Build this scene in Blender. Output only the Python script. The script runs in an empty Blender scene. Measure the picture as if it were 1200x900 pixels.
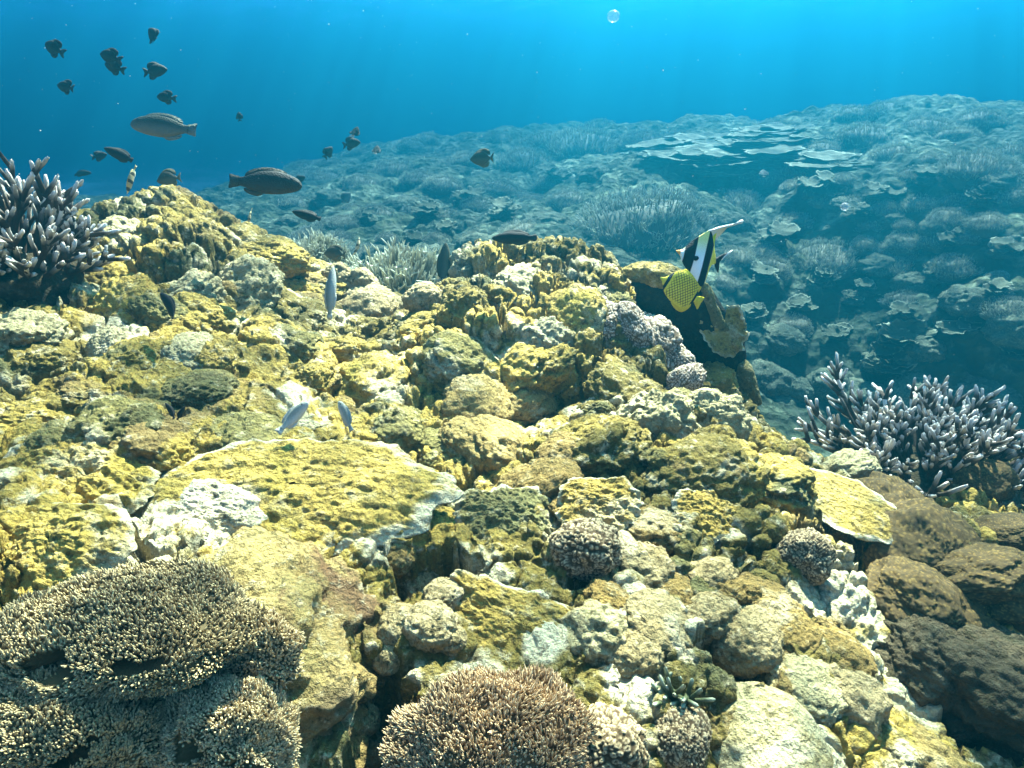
import bpy, math, random
import numpy as np
from mathutils import Vector, Matrix
from mathutils.bvhtree import BVHTree

S = bpy.context.scene
COL = S.collection
rad = math.radians
np.seterr(all='ignore')

# ------------------------------------------------------------------ camera, world, sun, exposure
F = 782.0                                   # focal length in pixels of the 1200 px wide photograph
PITCH = rad(21.5)
cd = bpy.data.cameras.new('camera'); cam = bpy.data.objects.new('camera', cd); COL.objects.link(cam)
cam.location = (0, 0, 0); cam.rotation_euler = (math.pi/2 - PITCH, 0, 0)
cd.sensor_width = 36.0; cd.lens = 36.0*F/1200.0
cd.clip_start = 0.02; cd.clip_end = 500
S.camera = cam

SUN_EL, SUN_AZ = rad(51), rad(20)           # azimuth measured from +Y (ahead) towards +X
w = bpy.data.worlds.new('World'); S.world = w; w.use_nodes = True
wn = w.node_tree; bg = wn.nodes['Background']
sky = wn.nodes.new('ShaderNodeTexSky'); sky.sky_type = 'NISHITA'; sky.sun_disc = False
sky.sun_elevation = SUN_EL; sky.sun_rotation = SUN_AZ
wn.links.new(sky.outputs[0], bg.inputs[0]); bg.inputs[1].default_value = 0.05
sl = bpy.data.lights.new('sun', 'SUN'); sl.energy = 5.0; sl.angle = rad(0.53); sl.color = (1.0, 0.84, 0.60)
sun = bpy.data.objects.new('sun', sl); COL.objects.link(sun)
sdir = Vector((math.sin(SUN_AZ)*math.cos(SUN_EL), math.cos(SUN_AZ)*math.cos(SUN_EL), math.sin(SUN_EL)))
sun.rotation_euler = (-sdir).to_track_quat('-Z', 'Y').to_euler()
sun.location = sdir*30
S.view_settings.view_transform = 'Standard'; S.view_settings.look = 'None'
S.view_settings.gamma = 1; S.view_settings.use_curve_mapping = False
S.view_settings.exposure = 5.55
S.render.engine = 'CYCLES'
cy = S.cycles
cy.max_bounces = 6; cy.diffuse_bounces = 1; cy.glossy_bounces = 1; cy.transmission_bounces = 2
cy.volume_bounces = 0; cy.transparent_max_bounces = 8; cy.use_denoising = True
cy.caustics_reflective = False; cy.caustics_refractive = False; cy.sample_clamp_indirect = 4.0

# ------------------------------------------------------------------ numeric helpers
cp, sp_ = math.cos(PITCH), math.sin(PITCH)
def ray(px, py):
    u = (px-600.0)/F; v = (py-450.0)/F
    return np.array([u, cp - sp_*v, -sp_ - cp*v])
def P(px, py, Y):                           # the world point seen at a pixel of the photograph, Y metres ahead
    r = ray(px, py); return r*(Y/r[1])
def pix(p):
    c = cp*p[1] - sp_*p[2]; up = sp_*p[1] + cp*p[2]
    return 600+F*p[0]/c, 450-F*up/c

def h3(ix, iy, iz, s):
    n = (ix.astype(np.int64)*73856093) ^ (iy.astype(np.int64)*19349663) ^ (iz.astype(np.int64)*83492791) ^ (s*2654435)
    n = (n ^ (n >> 13)) * 1274126177 & 0x7fffffff
    return ((n ^ (n >> 16)) & 0xffff).astype(np.float32)/65535.0
def vnoise(Q, scale, seed=0):               # smooth value noise, -1..1
    q = Q*scale; i = np.floor(q); f = (q-i).astype(np.float32); i = i.astype(np.int64)
    u = f*f*f*(f*(f*6-15)+10); r = 0
    for a in (0, 1):
        wx = u[:, 0] if a else 1-u[:, 0]
        for b in (0, 1):
            wy = u[:, 1] if b else 1-u[:, 1]
            for c in (0, 1):
                wz = u[:, 2] if c else 1-u[:, 2]
                r = r + wx*wy*wz*h3(i[:, 0]+a, i[:, 1]+b, i[:, 2]+c, seed)
    return r*2-1
def fbm(Q, scale, seed=0, o=4, g=.5):
    t = 0; a = 1; n = 0
    for k in range(o):
        t = t + a*vnoise(Q, scale*2.03**k, seed+17*k); n += a; a *= g
    return t/n
def worley(Q, scale, seed=0, jit=.8):       # F1 and F2 to jittered cell points, in cell units
    q = (Q*scale).astype(np.float32); base = np.floor(q-.5).astype(np.int64)
    f1 = np.full(len(q), 9., np.float32); f2 = f1.copy()
    for a in (0, 1):
        for b in (0, 1):
            for c in (0, 1):
                x, y, z = base[:, 0]+a, base[:, 1]+b, base[:, 2]+c
                px_ = x + .5 + jit*(h3(x, y, z, seed)-.5)
                py_ = y + .5 + jit*(h3(x, y, z, seed+5)-.5)
                pz_ = z + .5 + jit*(h3(x, y, z, seed+9)-.5)
                d = np.sqrt((px_-q[:, 0])**2+(py_-q[:, 1])**2+(pz_-q[:, 2])**2)
                m = d < f1
                f2 = np.where(m, f1, np.minimum(f2, d)); f1 = np.where(m, d, f1)
    return f1, f2
def billow(Q, scale, seed=0):               # round bulges with sharp creases between them, 0..1
    f1, f2 = worley(Q, scale, seed)
    return np.sqrt(np.clip(1-(f1/.95)**2, 0, 1))
def billow2(Q, scale, seed=0):
    f1, f2 = worley(Q, scale, seed)
    return np.sqrt(np.clip(1-(f1/.95)**2, 0, 1)) - .30*(1-sstep(f2-f1, 0, .13))
def sstep(x, a, b):
    t = np.clip((x-a)/(b-a), 0, 1); return t*t*(3-2*t)

def tps(pts, reg=1e-3):
    pts = np.array(pts, float); X = pts[:, :2]; n = len(X)
    def U(d2): return np.where(d2 > 1e-12, .5*d2*np.log(d2+1e-12), 0)
    K = U(((X[:, None]-X[None])**2).sum(-1)) + reg*np.eye(n)
    Pm = np.c_[np.ones(n), X]
    A = np.zeros((n+3, n+3)); A[:n, :n] = K; A[:n, n:] = Pm; A[n:, :n] = Pm.T
    sol = np.linalg.solve(A, np.r_[pts[:, 2], 0, 0, 0])
    def ev(x, y):
        out = np.empty(len(x))
        for s in range(0, len(x), 60000):
            xx, yy = x[s:s+60000], y[s:s+60000]
            d2 = (xx[:, None]-X[None, :, 0])**2+(yy[:, None]-X[None, :, 1])**2
            out[s:s+60000] = U(d2)@sol[:n] + sol[n]+sol[n+1]*xx+sol[n+2]*yy
        return out
    return ev

# ------------------------------------------------------------------ mesh helpers
def mk(name, V, Fs, mats=(), parent=None, attrs=None, smooth=True, midx=None):
    V = np.asarray(V, np.float32)
    if isinstance(Fs, np.ndarray): Fs = [Fs]
    Fs = [np.asarray(f, np.int32) for f in Fs if len(f)]
    me = bpy.data.meshes.new(name)
    me.vertices.add(len(V)); me.vertices.foreach_set('co', V.ravel())
    nl = sum(f.size for f in Fs); npoly = sum(len(f) for f in Fs)
    me.loops.add(nl); me.polygons.add(npoly)
    me.loops.foreach_set('vertex_index', np.concatenate([f.ravel() for f in Fs]))
    tot = np.concatenate([np.full(len(f), f.shape[1], np.int32) for f in Fs])
    st = np.concatenate([[0], np.cumsum(tot)[:-1]]).astype(np.int32)
    me.polygons.foreach_set('loop_start', st)
    me.update(calc_edges=True)
    me.validate()
    if smooth: me.polygons.foreach_set('use_smooth', np.ones(len(me.polygons), bool))
    if midx is not None: me.polygons.foreach_set('material_index', np.asarray(midx, np.int32))
    for k, a in (attrs or {}).items():
        at = me.attributes.new(k, 'FLOAT', 'POINT'); at.data.foreach_set('value', np.asarray(a, np.float32))
    for m in (mats if isinstance(mats, (list, tuple)) else [mats]): me.materials.append(m)
    o = bpy.data.objects.new(name, me); COL.objects.link(o)
    if parent: o.parent = parent
    return o
def tag(o, label, cat, group=None):
    o['label'] = label; o['category'] = cat
    if group: o['group'] = group
    return o
def kind(o, k): o['kind'] = k; return o
def empty(name, loc=(0, 0, 0)):
    o = bpy.data.objects.new(name, None); COL.objects.link(o); o.location = loc; o.empty_display_size = .05
    return o
def gridfaces(nr, nc, wrap=False):
    i = np.arange(nr-1)[:, None]; j = np.arange(nc if wrap else nc-1)[None]
    j2 = (j+1) % nc
    a = i*nc+j; b = i*nc+j2; c = (i+1)*nc+j2; d = (i+1)*nc+j
    return np.stack([a, b, c, d], -1).reshape(-1, 4)
def gnormals(G):                            # normals of a (nr,nc,3) grid
    du = np.gradient(G, axis=0); dv = np.gradient(G, axis=1)
    n = np.cross(dv, du); n /= np.linalg.norm(n, axis=-1, keepdims=True)+1e-12
    return n

# ------------------------------------------------------------------ materials
def hexv(c): return (c[0], c[1], c[2], 1)
class NT:
    def __init__(s, name):
        s.m = bpy.data.materials.new(name); s.m.use_nodes = True; s.t = s.m.node_tree; s.n = s.t.nodes; s.l = s.t.links
        s.b = s.n['Principled BSDF']; s.tc = s.n.new('ShaderNodeTexCoord')
        s.vec = s.tc.outputs['Object']
    def offset(s):                          # a different patch of pattern on each copy
        oi = s.n.new('ShaderNodeObjectInfo'); c = s.n.new('ShaderNodeCombineXYZ')
        for k in range(3):
            mm = s.math('MULTIPLY', oi.outputs['Random'], 7.0+3*k); s.l.new(mm, c.inputs[k])
        v = s.n.new('ShaderNodeVectorMath'); v.operation = 'ADD'
        s.l.new(s.vec, v.inputs[0]); s.l.new(c.outputs[0], v.inputs[1]); s.vec = v.outputs[0]
    def inp(s, node, k, v):
        if hasattr(v, 'is_output') or isinstance(v, bpy.types.NodeSocket): s.l.new(v, node.inputs[k])
        else: node.inputs[k].default_value = v
    def math(s, op, a, b=0.0, clamp=False):
        n = s.n.new('ShaderNodeMath'); n.operation = op; n.use_clamp = clamp; s.inp(n, 0, a); s.inp(n, 1, b); return n.outputs[0]
    def noise(s, scale, detail=4, rough=.55, dist=0.0, vec=None):
        n = s.n.new('ShaderNodeTexNoise'); n.inputs['Scale'].default_value = scale; n.inputs['Detail'].default_value = detail
        n.inputs['Roughness'].default_value = rough; n.inputs['Distortion'].default_value = dist
        s.l.new(vec or s.vec, n.inputs['Vector']); return n.outputs['Fac']
    def voro(s, scale, feat='F1', vec=None):
        n = s.n.new('ShaderNodeTexVoronoi'); n.feature = feat; n.inputs['Scale'].default_value = scale
        s.l.new(vec or s.vec, n.inputs['Vector']); return n.outputs['Distance']
    def ramp(s, f, a, b):
        n = s.n.new('ShaderNodeMapRange'); n.interpolation_type = 'SMOOTHSTEP'
        s.inp(n, 0, f); n.inputs[1].default_value = a; n.inputs[2].default_value = b; return n.outputs[0]
    def mix(s, f, a, b, mode='MIX'):
        n = s.n.new('ShaderNodeMix'); n.data_type = 'RGBA'; n.blend_type = mode
        s.inp(n, 0, f); s.inp(n, 6, hexv(a) if isinstance(a, tuple) else a); s.inp(n, 7, hexv(b) if isinstance(b, tuple) else b)
        return n.outputs[2]
    def attr(s, name):
        n = s.n.new('ShaderNodeAttribute'); n.attribute_name = name; return n.outputs['Fac']
    def bump(s, h, strength=.5, dist=.01, nrm=None):
        n = s.n.new('ShaderNodeBump'); n.inputs['Strength'].default_value = strength; n.inputs['Distance'].default_value = dist
        s.l.new(h, n.inputs['Height'])
        if nrm: s.l.new(nrm, n.inputs['Normal'])
        return n.outputs[0]
    def out(s, col, rough=.85, nrm=None, spec=.15):
        s.inp(s.b, 'Base Color', hexv(col) if isinstance(col, tuple) else col); s.inp(s.b, 'Roughness', rough)
        s.b.inputs['Specular IOR Level'].default_value = spec
        if nrm: s.l.new(nrm, s.b.inputs['Normal'])
        return s.m

OLIVE = (.18, .130, .026); YEL = (.50, .335, .062); PALE = (.72, .60, .34); GREEN = (.11, .10, .032); BROWN = (.25, .165, .05)
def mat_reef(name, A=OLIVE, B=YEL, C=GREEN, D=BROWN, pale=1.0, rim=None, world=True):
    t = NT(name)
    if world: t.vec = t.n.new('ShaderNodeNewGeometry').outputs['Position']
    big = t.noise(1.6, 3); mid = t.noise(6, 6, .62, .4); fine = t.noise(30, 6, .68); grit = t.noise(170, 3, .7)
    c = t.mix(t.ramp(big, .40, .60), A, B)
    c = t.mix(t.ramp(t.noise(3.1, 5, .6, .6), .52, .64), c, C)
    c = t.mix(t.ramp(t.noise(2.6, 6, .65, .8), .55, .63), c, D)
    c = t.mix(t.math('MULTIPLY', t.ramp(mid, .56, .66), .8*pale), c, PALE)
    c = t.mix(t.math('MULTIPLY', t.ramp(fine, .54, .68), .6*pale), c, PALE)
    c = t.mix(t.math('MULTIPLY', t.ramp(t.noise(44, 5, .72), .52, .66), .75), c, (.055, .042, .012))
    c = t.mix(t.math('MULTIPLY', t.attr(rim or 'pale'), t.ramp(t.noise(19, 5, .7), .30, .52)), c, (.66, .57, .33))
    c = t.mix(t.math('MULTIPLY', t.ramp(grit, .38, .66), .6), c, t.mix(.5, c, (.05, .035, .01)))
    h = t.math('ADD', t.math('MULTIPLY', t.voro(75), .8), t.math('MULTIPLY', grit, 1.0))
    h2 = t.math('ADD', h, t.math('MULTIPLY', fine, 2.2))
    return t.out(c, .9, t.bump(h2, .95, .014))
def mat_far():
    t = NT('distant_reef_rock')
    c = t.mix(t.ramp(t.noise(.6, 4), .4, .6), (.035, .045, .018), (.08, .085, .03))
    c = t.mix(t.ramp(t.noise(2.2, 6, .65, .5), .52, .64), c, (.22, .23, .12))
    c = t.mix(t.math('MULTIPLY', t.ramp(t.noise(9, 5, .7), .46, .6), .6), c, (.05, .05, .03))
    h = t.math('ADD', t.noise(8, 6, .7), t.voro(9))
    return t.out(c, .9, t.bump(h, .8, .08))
def mat_sand():
    t = NT('pale_coral_sand')
    c = t.mix(t.ramp(t.noise(.5, 6, .6), .42, .6), (.58, .55, .42), (.30, .29, .2))
    c = t.mix(t.math('MULTIPLY', t.noise(25, 4, .7), .5), c, (.2, .2, .15))
    return t.out(c, .95, t.bump(t.noise(4, 8, .6), .6, .1))
M_REEF, M_FAR, M_SAND = mat_reef('algae_covered_reef_rock'), mat_far(), mat_sand()

# ------------------------------------------------------------------ the water: surface, haze, sea bed
def mat_surface():
    t = NT('caustic_painted_water_surface'); m = t.m
    n0 = t.noise(.9, 2, .5)
    d = t.n.new('ShaderNodeVectorMath'); d.operation = 'MULTIPLY_ADD'
    nn = t.n.new('ShaderNodeTexNoise'); nn.inputs['Scale'].default_value = 1.1; nn.inputs['Detail'].default_value = 2
    t.l.new(t.tc.outputs['Object'], nn.inputs['Vector'])
    t.l.new(nn.outputs['Color'], d.inputs[0]); d.inputs[1].default_value = (.9, .9, .9); t.l.new(t.tc.outputs['Object'], d.inputs[2])
    e1 = t.voro(2.3, 'DISTANCE_TO_EDGE', d.outputs[0]); e2 = t.voro(4.6, 'DISTANCE_TO_EDGE', d.outputs[0])
    a = t.math('SUBTRACT', 1.0, t.ramp(e1, 0.0, .20)); b = t.math('SUBTRACT', 1.0, t.ramp(e2, 0.0, .2))
    f = t.math('ADD', t.math('MULTIPLY', a, .55), t.math('MULTIPLY', b, .3), True)
    c = t.mix(f, (.26, .26, .26), (1, 1, 1))  # net of caustic light painted into the surface's transparency colour
    c = t.mix(t.ramp(t.noise(.55, 2, .5), .40, .56), t.mix(.42, c, (0, 0, 0)), c)  # broad dim patches painted in as well, to dapple the sun into shafts
    tr = t.n.new('ShaderNodeBsdfTransparent'); t.l.new(c, tr.inputs[0])
    t.l.new(tr.outputs[0], t.n['Material Output'].inputs['Surface'])
    return m
WS = 6.5
g = np.linspace(-125, 125, 141); X, Y_ = np.meshgrid(g, g)
V = np.stack([X, Y_, WS+.05*np.sin(X*.9+Y_*.35)+.04*np.sin(Y_*1.3-X*.5)], -1).reshape(-1, 3)
kind(mk('water_surface', V, gridfaces(141, 141), [mat_surface()]), 'structure')
hz = bpy.data.materials.new('sea_water'); hz.use_nodes = True; hn = hz.node_tree
hn.nodes.remove(hn.nodes['Principled BSDF'])
pv = hn.nodes.new('ShaderNodeVolumePrincipled')
HAZE_D = .255; pv.inputs['Color'].default_value = (.0016, .046, .064, 1); pv.inputs['Density'].default_value = HAZE_D
pv.inputs['Absorption Color'].default_value = (.22, .37, .52, 1); pv.inputs['Anisotropy'].default_value = .7
hn.links.new(pv.outputs[0], hn.nodes['Material Output'].inputs['Volume'])
bx = np.array([(x, y, z) for x in (-90, 90) for y in (-20, 120) for z in (-7.5, WS+.3)], float)
kind(mk('haze', bx, np.array([(0, 1, 3, 2), (4, 6, 7, 5), (0, 4, 5, 1), (2, 3, 7, 6), (0, 2, 6, 4), (1, 5, 7, 3)]), [hz], smooth=False), 'stuff')
g = np.sinh(np.linspace(-4.9, 4.9, 280)); g = g/g.max()*118; gy = g.copy()
X, Y_ = np.meshgrid(g, gy+2 if False else g)
Vb = np.stack([X.ravel(), Y_.ravel(), np.zeros(X.size)], -1)
Vb[:, 2] = -3.15 + .25*fbm(Vb, .25, 3) + .06*fbm(Vb, 1.6, 8)
kind(mk('seabed', Vb, gridfaces(280, 280), [M_SAND]), 'structure')

# ------------------------------------------------------------------ near reef mound
NC = [  # pixel x, pixel y, metres ahead
 (0,900,.70),(150,900,.74),(300,900,.80),(600,900,.82),(750,900,.84),(900,900,.86),(1050,900,.92),(1200,900,1.0),
 (0,800,.80),(300,800,.92),(600,800,.96),(900,800,1.0),(1200,800,1.15),
 (0,700,.92),(200,700,1.02),(400,700,1.12),(600,700,1.15),(750,700,1.2),(900,700,1.28),(1050,720,1.35),(1200,700,1.45),
 (0,600,1.12),(200,600,1.25),(400,600,1.4),(600,600,1.45),(750,600,1.5),(900,600,1.6),(980,630,1.62),(1080,620,1.75),(1200,600,1.9),
 (0,500,1.4),(200,500,1.55),(400,500,1.8),(600,500,1.85),(750,500,1.9),(880,520,2.0),(960,570,2.1),(1050,585,2.15),(1200,575,2.3),
 (0,400,1.85),(100,400,1.9),(200,400,2.0),(320,400,2.15),(400,420,2.3),(500,420,2.3),(620,420,2.2),(750,420,2.35),(800,470,2.45),
 (50,320,2.4),(150,320,2.5),(250,320,2.55),(330,340,2.7),(400,360,2.85),(480,370,2.85),(560,350,2.6),(650,350,2.6),(720,360,2.65),
]
CREST = [(-420,330,2.3),(-250,320,2.5),(-100,310,2.8),(0,300,2.9),(50,278,3.0),(100,256,3.05),(130,250,3.1),(160,245,3.15),(220,239,3.15),(265,254,3.15),(290,274,3.15),(330,300,3.2),
 (370,312,3.3),(420,345,3.4),(470,352,3.4),(505,345,3.2),(522,330,3.05),(540,314,3.0),(580,305,3.0),(640,310,3.0),(680,302,3.0),(715,318,3.0),(738,340,2.95),(765,395,2.85),(795,438,2.8),
 (840,468,2.75),(880,484,2.7),(920,510,2.7),(960,535,2.7),(1050,540,2.8),(1200,540,2.9),(1350,510,3.0),(1650,520,2.6)]
pts = [P(*c) for c in NC] + [P(*c) for c in CREST]
pts += [np.array([x, y, -1.08]) for x, y in ((-1.2, -.3), (0, -.3), (1.2, -.3), (-1.3, .6), (2.0, .3), (0, .3), (.6, .3), (-.6, .3))]
pts += [P(-350, 600, 1.1), P(-300, 450, 1.5), P(1500, 650, 1.9), P(1450, 850, 1.4)]
ztop = tps(pts, 2e-3)
cr = np.array([P(*c) for c in CREST]); caz = np.arctan2(cr[:, 0], cr[:, 1]); crr = np.hypot(cr[:, 0], cr[:, 1])
NA, NR = 1500, 820
az = np.concatenate([np.linspace(rad(-85), rad(-44), 80, endpoint=False), np.linspace(rad(-44), rad(44), NA-160), np.linspace(rad(44.3), rad(85), 80)])
rr = .28*(5.2/.28)**np.linspace(0, 1, NR)**.92
A, R_ = np.meshgrid(az, rr)
X = R_*np.sin(A); Y_ = R_*np.cos(A)
rc = np.interp(A, caz, crr)
Z = ztop(X.ravel(), Y_.ravel()).reshape(X.shape)
over = np.clip(R_-rc, 0, None)
Xc, Yc = rc*np.sin(A[0]), rc*np.cos(A[0])
zc = ztop(Xc[0], Yc[0])[None]
Z = np.where(over > 0, zc + (Z-zc)*0 - .25*over - 1.9*sstep(over, .04, 1.3) - .8*sstep(over, 1, 2.2), Z)
G = np.stack([X, Y_, Z], -1)
# (px, py, radius, depth): dark hollows between the corals
HOLES = [(490,652,.10,.34),(446,775,.05,.3),(440,815,.06,.4),(436,850,.06,.4),(432,890,.06,.4),(985,655,.10,.2),(868,765,.075,.3),(150,450,.03,.16),(146,420,.03,.12),(590,345,.05,.1),(560,380,.05,.1),
 (640,385,.05,.12),(490,500,.03,.1),(295,575,.022,.08),(230,300,.08,.08),(200,345,.06,.08),(1010,640,.08,.16),(1030,665,.06,.14),(60,470,.06,.08),(205,480,.03,.08),
 (680,680,.04,.1),(640,620,.03,.09),(1160,840,.10,.16),(1110,800,.06,.10),(380,300,.05,.05),(840,640,.03,.05),(740,500,.03,.05),(400,420,.05,.06),(330,380,.05,.06),(90,400,.06,.08),
 (260,440,.04,.06),(300,330,.06,.06),(560,690,.03,.06),(720,560,.03,.04)]
def surf_at(px, py):                        # first meeting of a pixel's ray with the smooth mound
    r = ray(px, py); r = r/np.linalg.norm(r); t = np.linspace(.5, 4.5, 800)
    Q = t[:, None]*r; z = ztop(Q[:, 0], Q[:, 1]); k = np.argmax(Q[:, 2] < z)
    return Q[k]
sh = G.shape
def disp(G, d, N=None):
    d = d-np.mean(d)
    return G + (gnormals(G) if N is None else N)*d.reshape(sh[:2]+(1,))
Q = G.reshape(-1, 3)
rough = .38+.62*sstep(fbm(Q, 1.1, 4, 2), -.25, .2)
G = disp(G, .19*(billow(Q, 2.4, 11)-.45) + .05*fbm(Q, 1.5, 5, 2))
Q = G.reshape(-1, 3); N = gnormals(G)
G = disp(G, .125*rough*(billow2(Q + .09*np.stack([vnoise(Q, 5, 1), vnoise(Q, 5, 2), vnoise(Q, 5, 3)], -1), 6, 21)-.45), N)
Q = G.reshape(-1, 3); N = gnormals(G)
G = disp(G, .080*(.25+.75*sstep(fbm(Q, 2.3, 44, 3), -.25, .25))*rough*(billow2(Q + .035*np.stack([vnoise(Q, 13, 1), vnoise(Q, 13, 2), vnoise(Q, 13, 3)], -1), 14, 31)-.5), N)
Q = G.reshape(-1, 3)
G = disp(G, .027*rough*(billow(Q, 36, 41)-.5) + .012*fbm(Q, 26, 51, 4), N)
Q = G.reshape(-1, 3)
f1, f2 = worley(Q + .08*np.stack([vnoise(Q, 5, 81), vnoise(Q, 5, 82), vnoise(Q, 5, 83)], -1), 3.6, 85)
dz = .085*(1-sstep(f2-f1, .02, .10))*sstep(vnoise(Q, 1.7, 86), -.1, .25)
for (hx, hy, hr, hd) in HOLES:
    c = surf_at(hx, hy); q = Q-c
    d = np.sqrt((q[:, 0])**2+(q[:, 1]*1.3)**2)*(1+.5*vnoise(Q, 12, 71)+.25*vnoise(Q, 40, 72))
    dz = np.maximum(dz, hd*(1-sstep(d, hr*.55, hr)))
Q = Q.copy(); Q[:, 2] -= dz
Q = Q + N.reshape(-1, 3)*(.004*fbm(Q, 60, 61, 2))[:, None]
pale = .85*sstep(fbm(Q, 3.4, 91, 4), .24, .38)
for (hx, hy, hr) in [(235,600,.16),(170,655,.08),(440,640,.07),(560,655,.06),(340,590,.06),(850,640,.07),(745,775,.08),(990,700,.10),(945,690,.07),(640,745,.06),(150,560,.06),(470,545,.05),(350,465,.07),(700,520,.06),(150,380,.05),(900,480,.12),(560,820,.06),(130,610,.06)]:
    c = surf_at(hx, hy); d = np.linalg.norm((Q-c)*np.array([1, .8, .5]), axis=-1)*(1+.5*vnoise(Q, 9, 95)+.4*vnoise(Q, 30, 96)); pale = np.maximum(pale, .9*(1-sstep(d, hr*.6, hr)))
reef = kind(mk('reef_terrain', Q, gridfaces(NR, NA), [M_REEF], attrs={'pale': pale}), 'structure')
Gs = Q.reshape(sh)[::4, ::4]; ns = Gs.shape
BV = BVHTree.FromPolygons(Gs.reshape(-1, 3).tolist(), gridfaces(ns[0], ns[1]).tolist())

# ------------------------------------------------------------------ far reef slope
FC = [(-60,262,15),(100,255,13),(250,240,14),(330,245,12),(400,285,9.5),(470,305,8),(600,275,9.5),(700,300,8),(800,370,7),(880,440,6.8),(950,470,6.5),(1050,462,6.5),(1200,455,6.2),
 (450,205,15),(500,185,17),(600,180,16.5),(600,225,13),(680,225,11.5),(750,255,9.5),(750,185,14),(850,170,14),(950,165,13.5),(850,205,11.5),(900,235,10.5),(1000,145,13),
 (1100,140,12),(1200,145,11),(1000,205,10.5),(1100,195,9.8),(1200,200,9),(950,300,8.5),(1050,300,8),(1200,300,7.2),(880,340,8),(1000,400,7.2),(1150,400,6.6),(1300,250,8),(1400,400,6),(1400,160,10)]
FCR = [(-400,260,20),(-200,262,20),(0,255,20),(200,245,20),(300,228,21),(360,203,22),(400,188,22),(450,174,22),(560,158,21),(650,150,20),(740,150,18.5),(800,150,17),(860,148,16.5),(900,140,16),(960,128,15),(1020,122,14.5),(1100,118,14),(1200,124,13),(1350,135,12.5),(1700,150,11)]
ffar = tps([P(*c) for c in FC]+[P(*c) for c in FCR]+[np.array([-8, 8, -3.2]), np.array([0, 5.0, -3.1]), np.array([3, 5, -3.1]), np.array([6, 4, -3.]), np.array([-15, 12, -3.3])], 1e-2)
fr = np.array([P(*c) for c in FCR]); faz = np.arctan2(fr[:, 0], fr[:, 1]); frr = np.hypot(fr[:, 0], fr[:, 1])
NA2, NR2 = 900, 460
az = np.linspace(rad(-50), rad(55), NA2); rr = 4.6*(34/4.6)**np.linspace(0, 1, NR2)
A, R_ = np.meshgrid(az, rr); X = R_*np.sin(A); Y_ = R_*np.cos(A); rc = np.interp(A, faz, frr)
Z = ffar(X.ravel(), Y_.ravel()).reshape(X.shape)
zc = ffar((rc*np.sin(A))[0], (rc*np.cos(A))[0])[None]
over = np.clip(R_-rc, 0, None); Z = np.where(over > 0, zc-.15*over-.01*over**2, Z)
Gf = np.stack([X, Y_, Z], -1); sh = Gf.shape; Qf = Gf.reshape(-1, 3)
rise = sstep(Qf[:, 2], -3.1, -1.9)*.8+.2
Gf = disp(Gf, rise*(.50*(billow(Qf, .55, 12)-.5)+.25*fbm(Qf, .4, 6, 2))); Qf = Gf.reshape(-1, 3)
Gf = disp(Gf, rise*.26*(billow(Qf, 1.5, 22)-.5)); Qf = Gf.reshape(-1, 3)
Gf = disp(Gf, rise*.15*(billow(Qf, 4, 32)-.5)+.07*fbm(Qf, 5, 7, 4)+.05*(billow(Qf, 9, 33)-.5)); Qf = Gf.reshape(-1, 3)
kind(mk('far_reef_slope', Qf, gridfaces(NR2, NA2), [M_FAR]), 'structure')
Gs = Gf[::3, ::3]; ns = Gs.shape
BF = BVHTree.FromPolygons(Gs.reshape(-1, 3).tolist(), gridfaces(ns[0], ns[1]).tolist())
def hit(px, py, bv=None):
    for k in range(12):
        h = hit1(px, py+6*k, bv)
        if h[0] is not None: return h
    return None, None
def hit1(px, py, bv=None):
    r = Vector(ray(px, py)).normalized()
    for b in ([bv] if bv else [BV, BF]):
        h = b.ray_cast(Vector((0, 0, 0)), r)
        if h[0] is not None:
            n = h[1] if h[1].dot(r) < 0 else -h[1]
            return h[0], n
    return None, None

# ------------------------------------------------------------------ coral materials
def mat_coral(name, c1, c2, c3, fine=60, bump=.6, palef=.6, speck=None, dist=.012):
    t = NT(name); t.offset()
    n = t.noise(3.5, 5, .6, .5); m = t.noise(11, 5, .65); g = t.noise(fine*1.7, 3, .7)
    c = t.mix(t.ramp(n, .4, .6), c1, c2)
    c = t.mix(t.math('MULTIPLY', t.ramp(m, .5, .64), palef), c, c3)
    c = t.mix(t.math('MULTIPLY', t.ramp(g, .35, .7), .5), c, t.mix(.6, c, (.06, .045, .02)))
    h = t.math('ADD', t.voro(fine), t.math('ADD', g, t.noise(fine*.4, 4, .7)))
    return t.out(c, .88, t.bump(h, bump, dist))
def mat_attr(name, lo, hi, at='tip', bumpscale=120, var=.35, bd=.004):
    t = NT(name); t.offset()
    c = t.mix(t.attr(at), lo, hi)
    c = t.mix(t.math('MULTIPLY', t.ramp(t.noise(9, 5, .65), .4, .65), var), c, t.mix(.7, c, (.05, .04, .02)))
    return t.out(c, .8, t.bump(t.noise(bumpscale, 3, .7), .7, bd))
# object coordinates are in the unit sphere of each lump, so pattern scales are per lump
C_OL = mat_reef('olive_algae_coral')
C_YE = mat_reef('mustard_yellow_coral', (.38, .25, .045), (.50, .34, .07), OLIVE, (.5, .36, .06), .8)
C_GR = mat_reef('grey_green_coral', (.19, .155, .05), (.28, .22, .06), (.16, .13, .05), GREEN, .8)
C_BR = mat_reef('golden_brown_coral', (.27, .17, .045), (.40, .27, .08), (.20, .13, .035), (.32, .20, .05), .5)
C_CR = mat_reef('cream_coral', (.40, .33, .15), (.52, .43, .22), (.40, .33, .15), (.45, .34, .14), 1.0)
C_OC = mat_reef('ochre_coral_rock', (.34, .22, .07), (.48, .35, .11), (.22, .15, .06), (.20, .11, .045), .9)
C_PI = mat_reef('tan_pink_knobbly_coral', (.38, .28, .12), (.48, .36, .17), (.30, .21, .08), (.40, .28, .11), .7)
C_DK = mat_reef('dark_brown_coral', (.06, .045, .02), (.09, .065, .03), (.05, .045, .02), (.08, .05, .02), .15)
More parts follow.
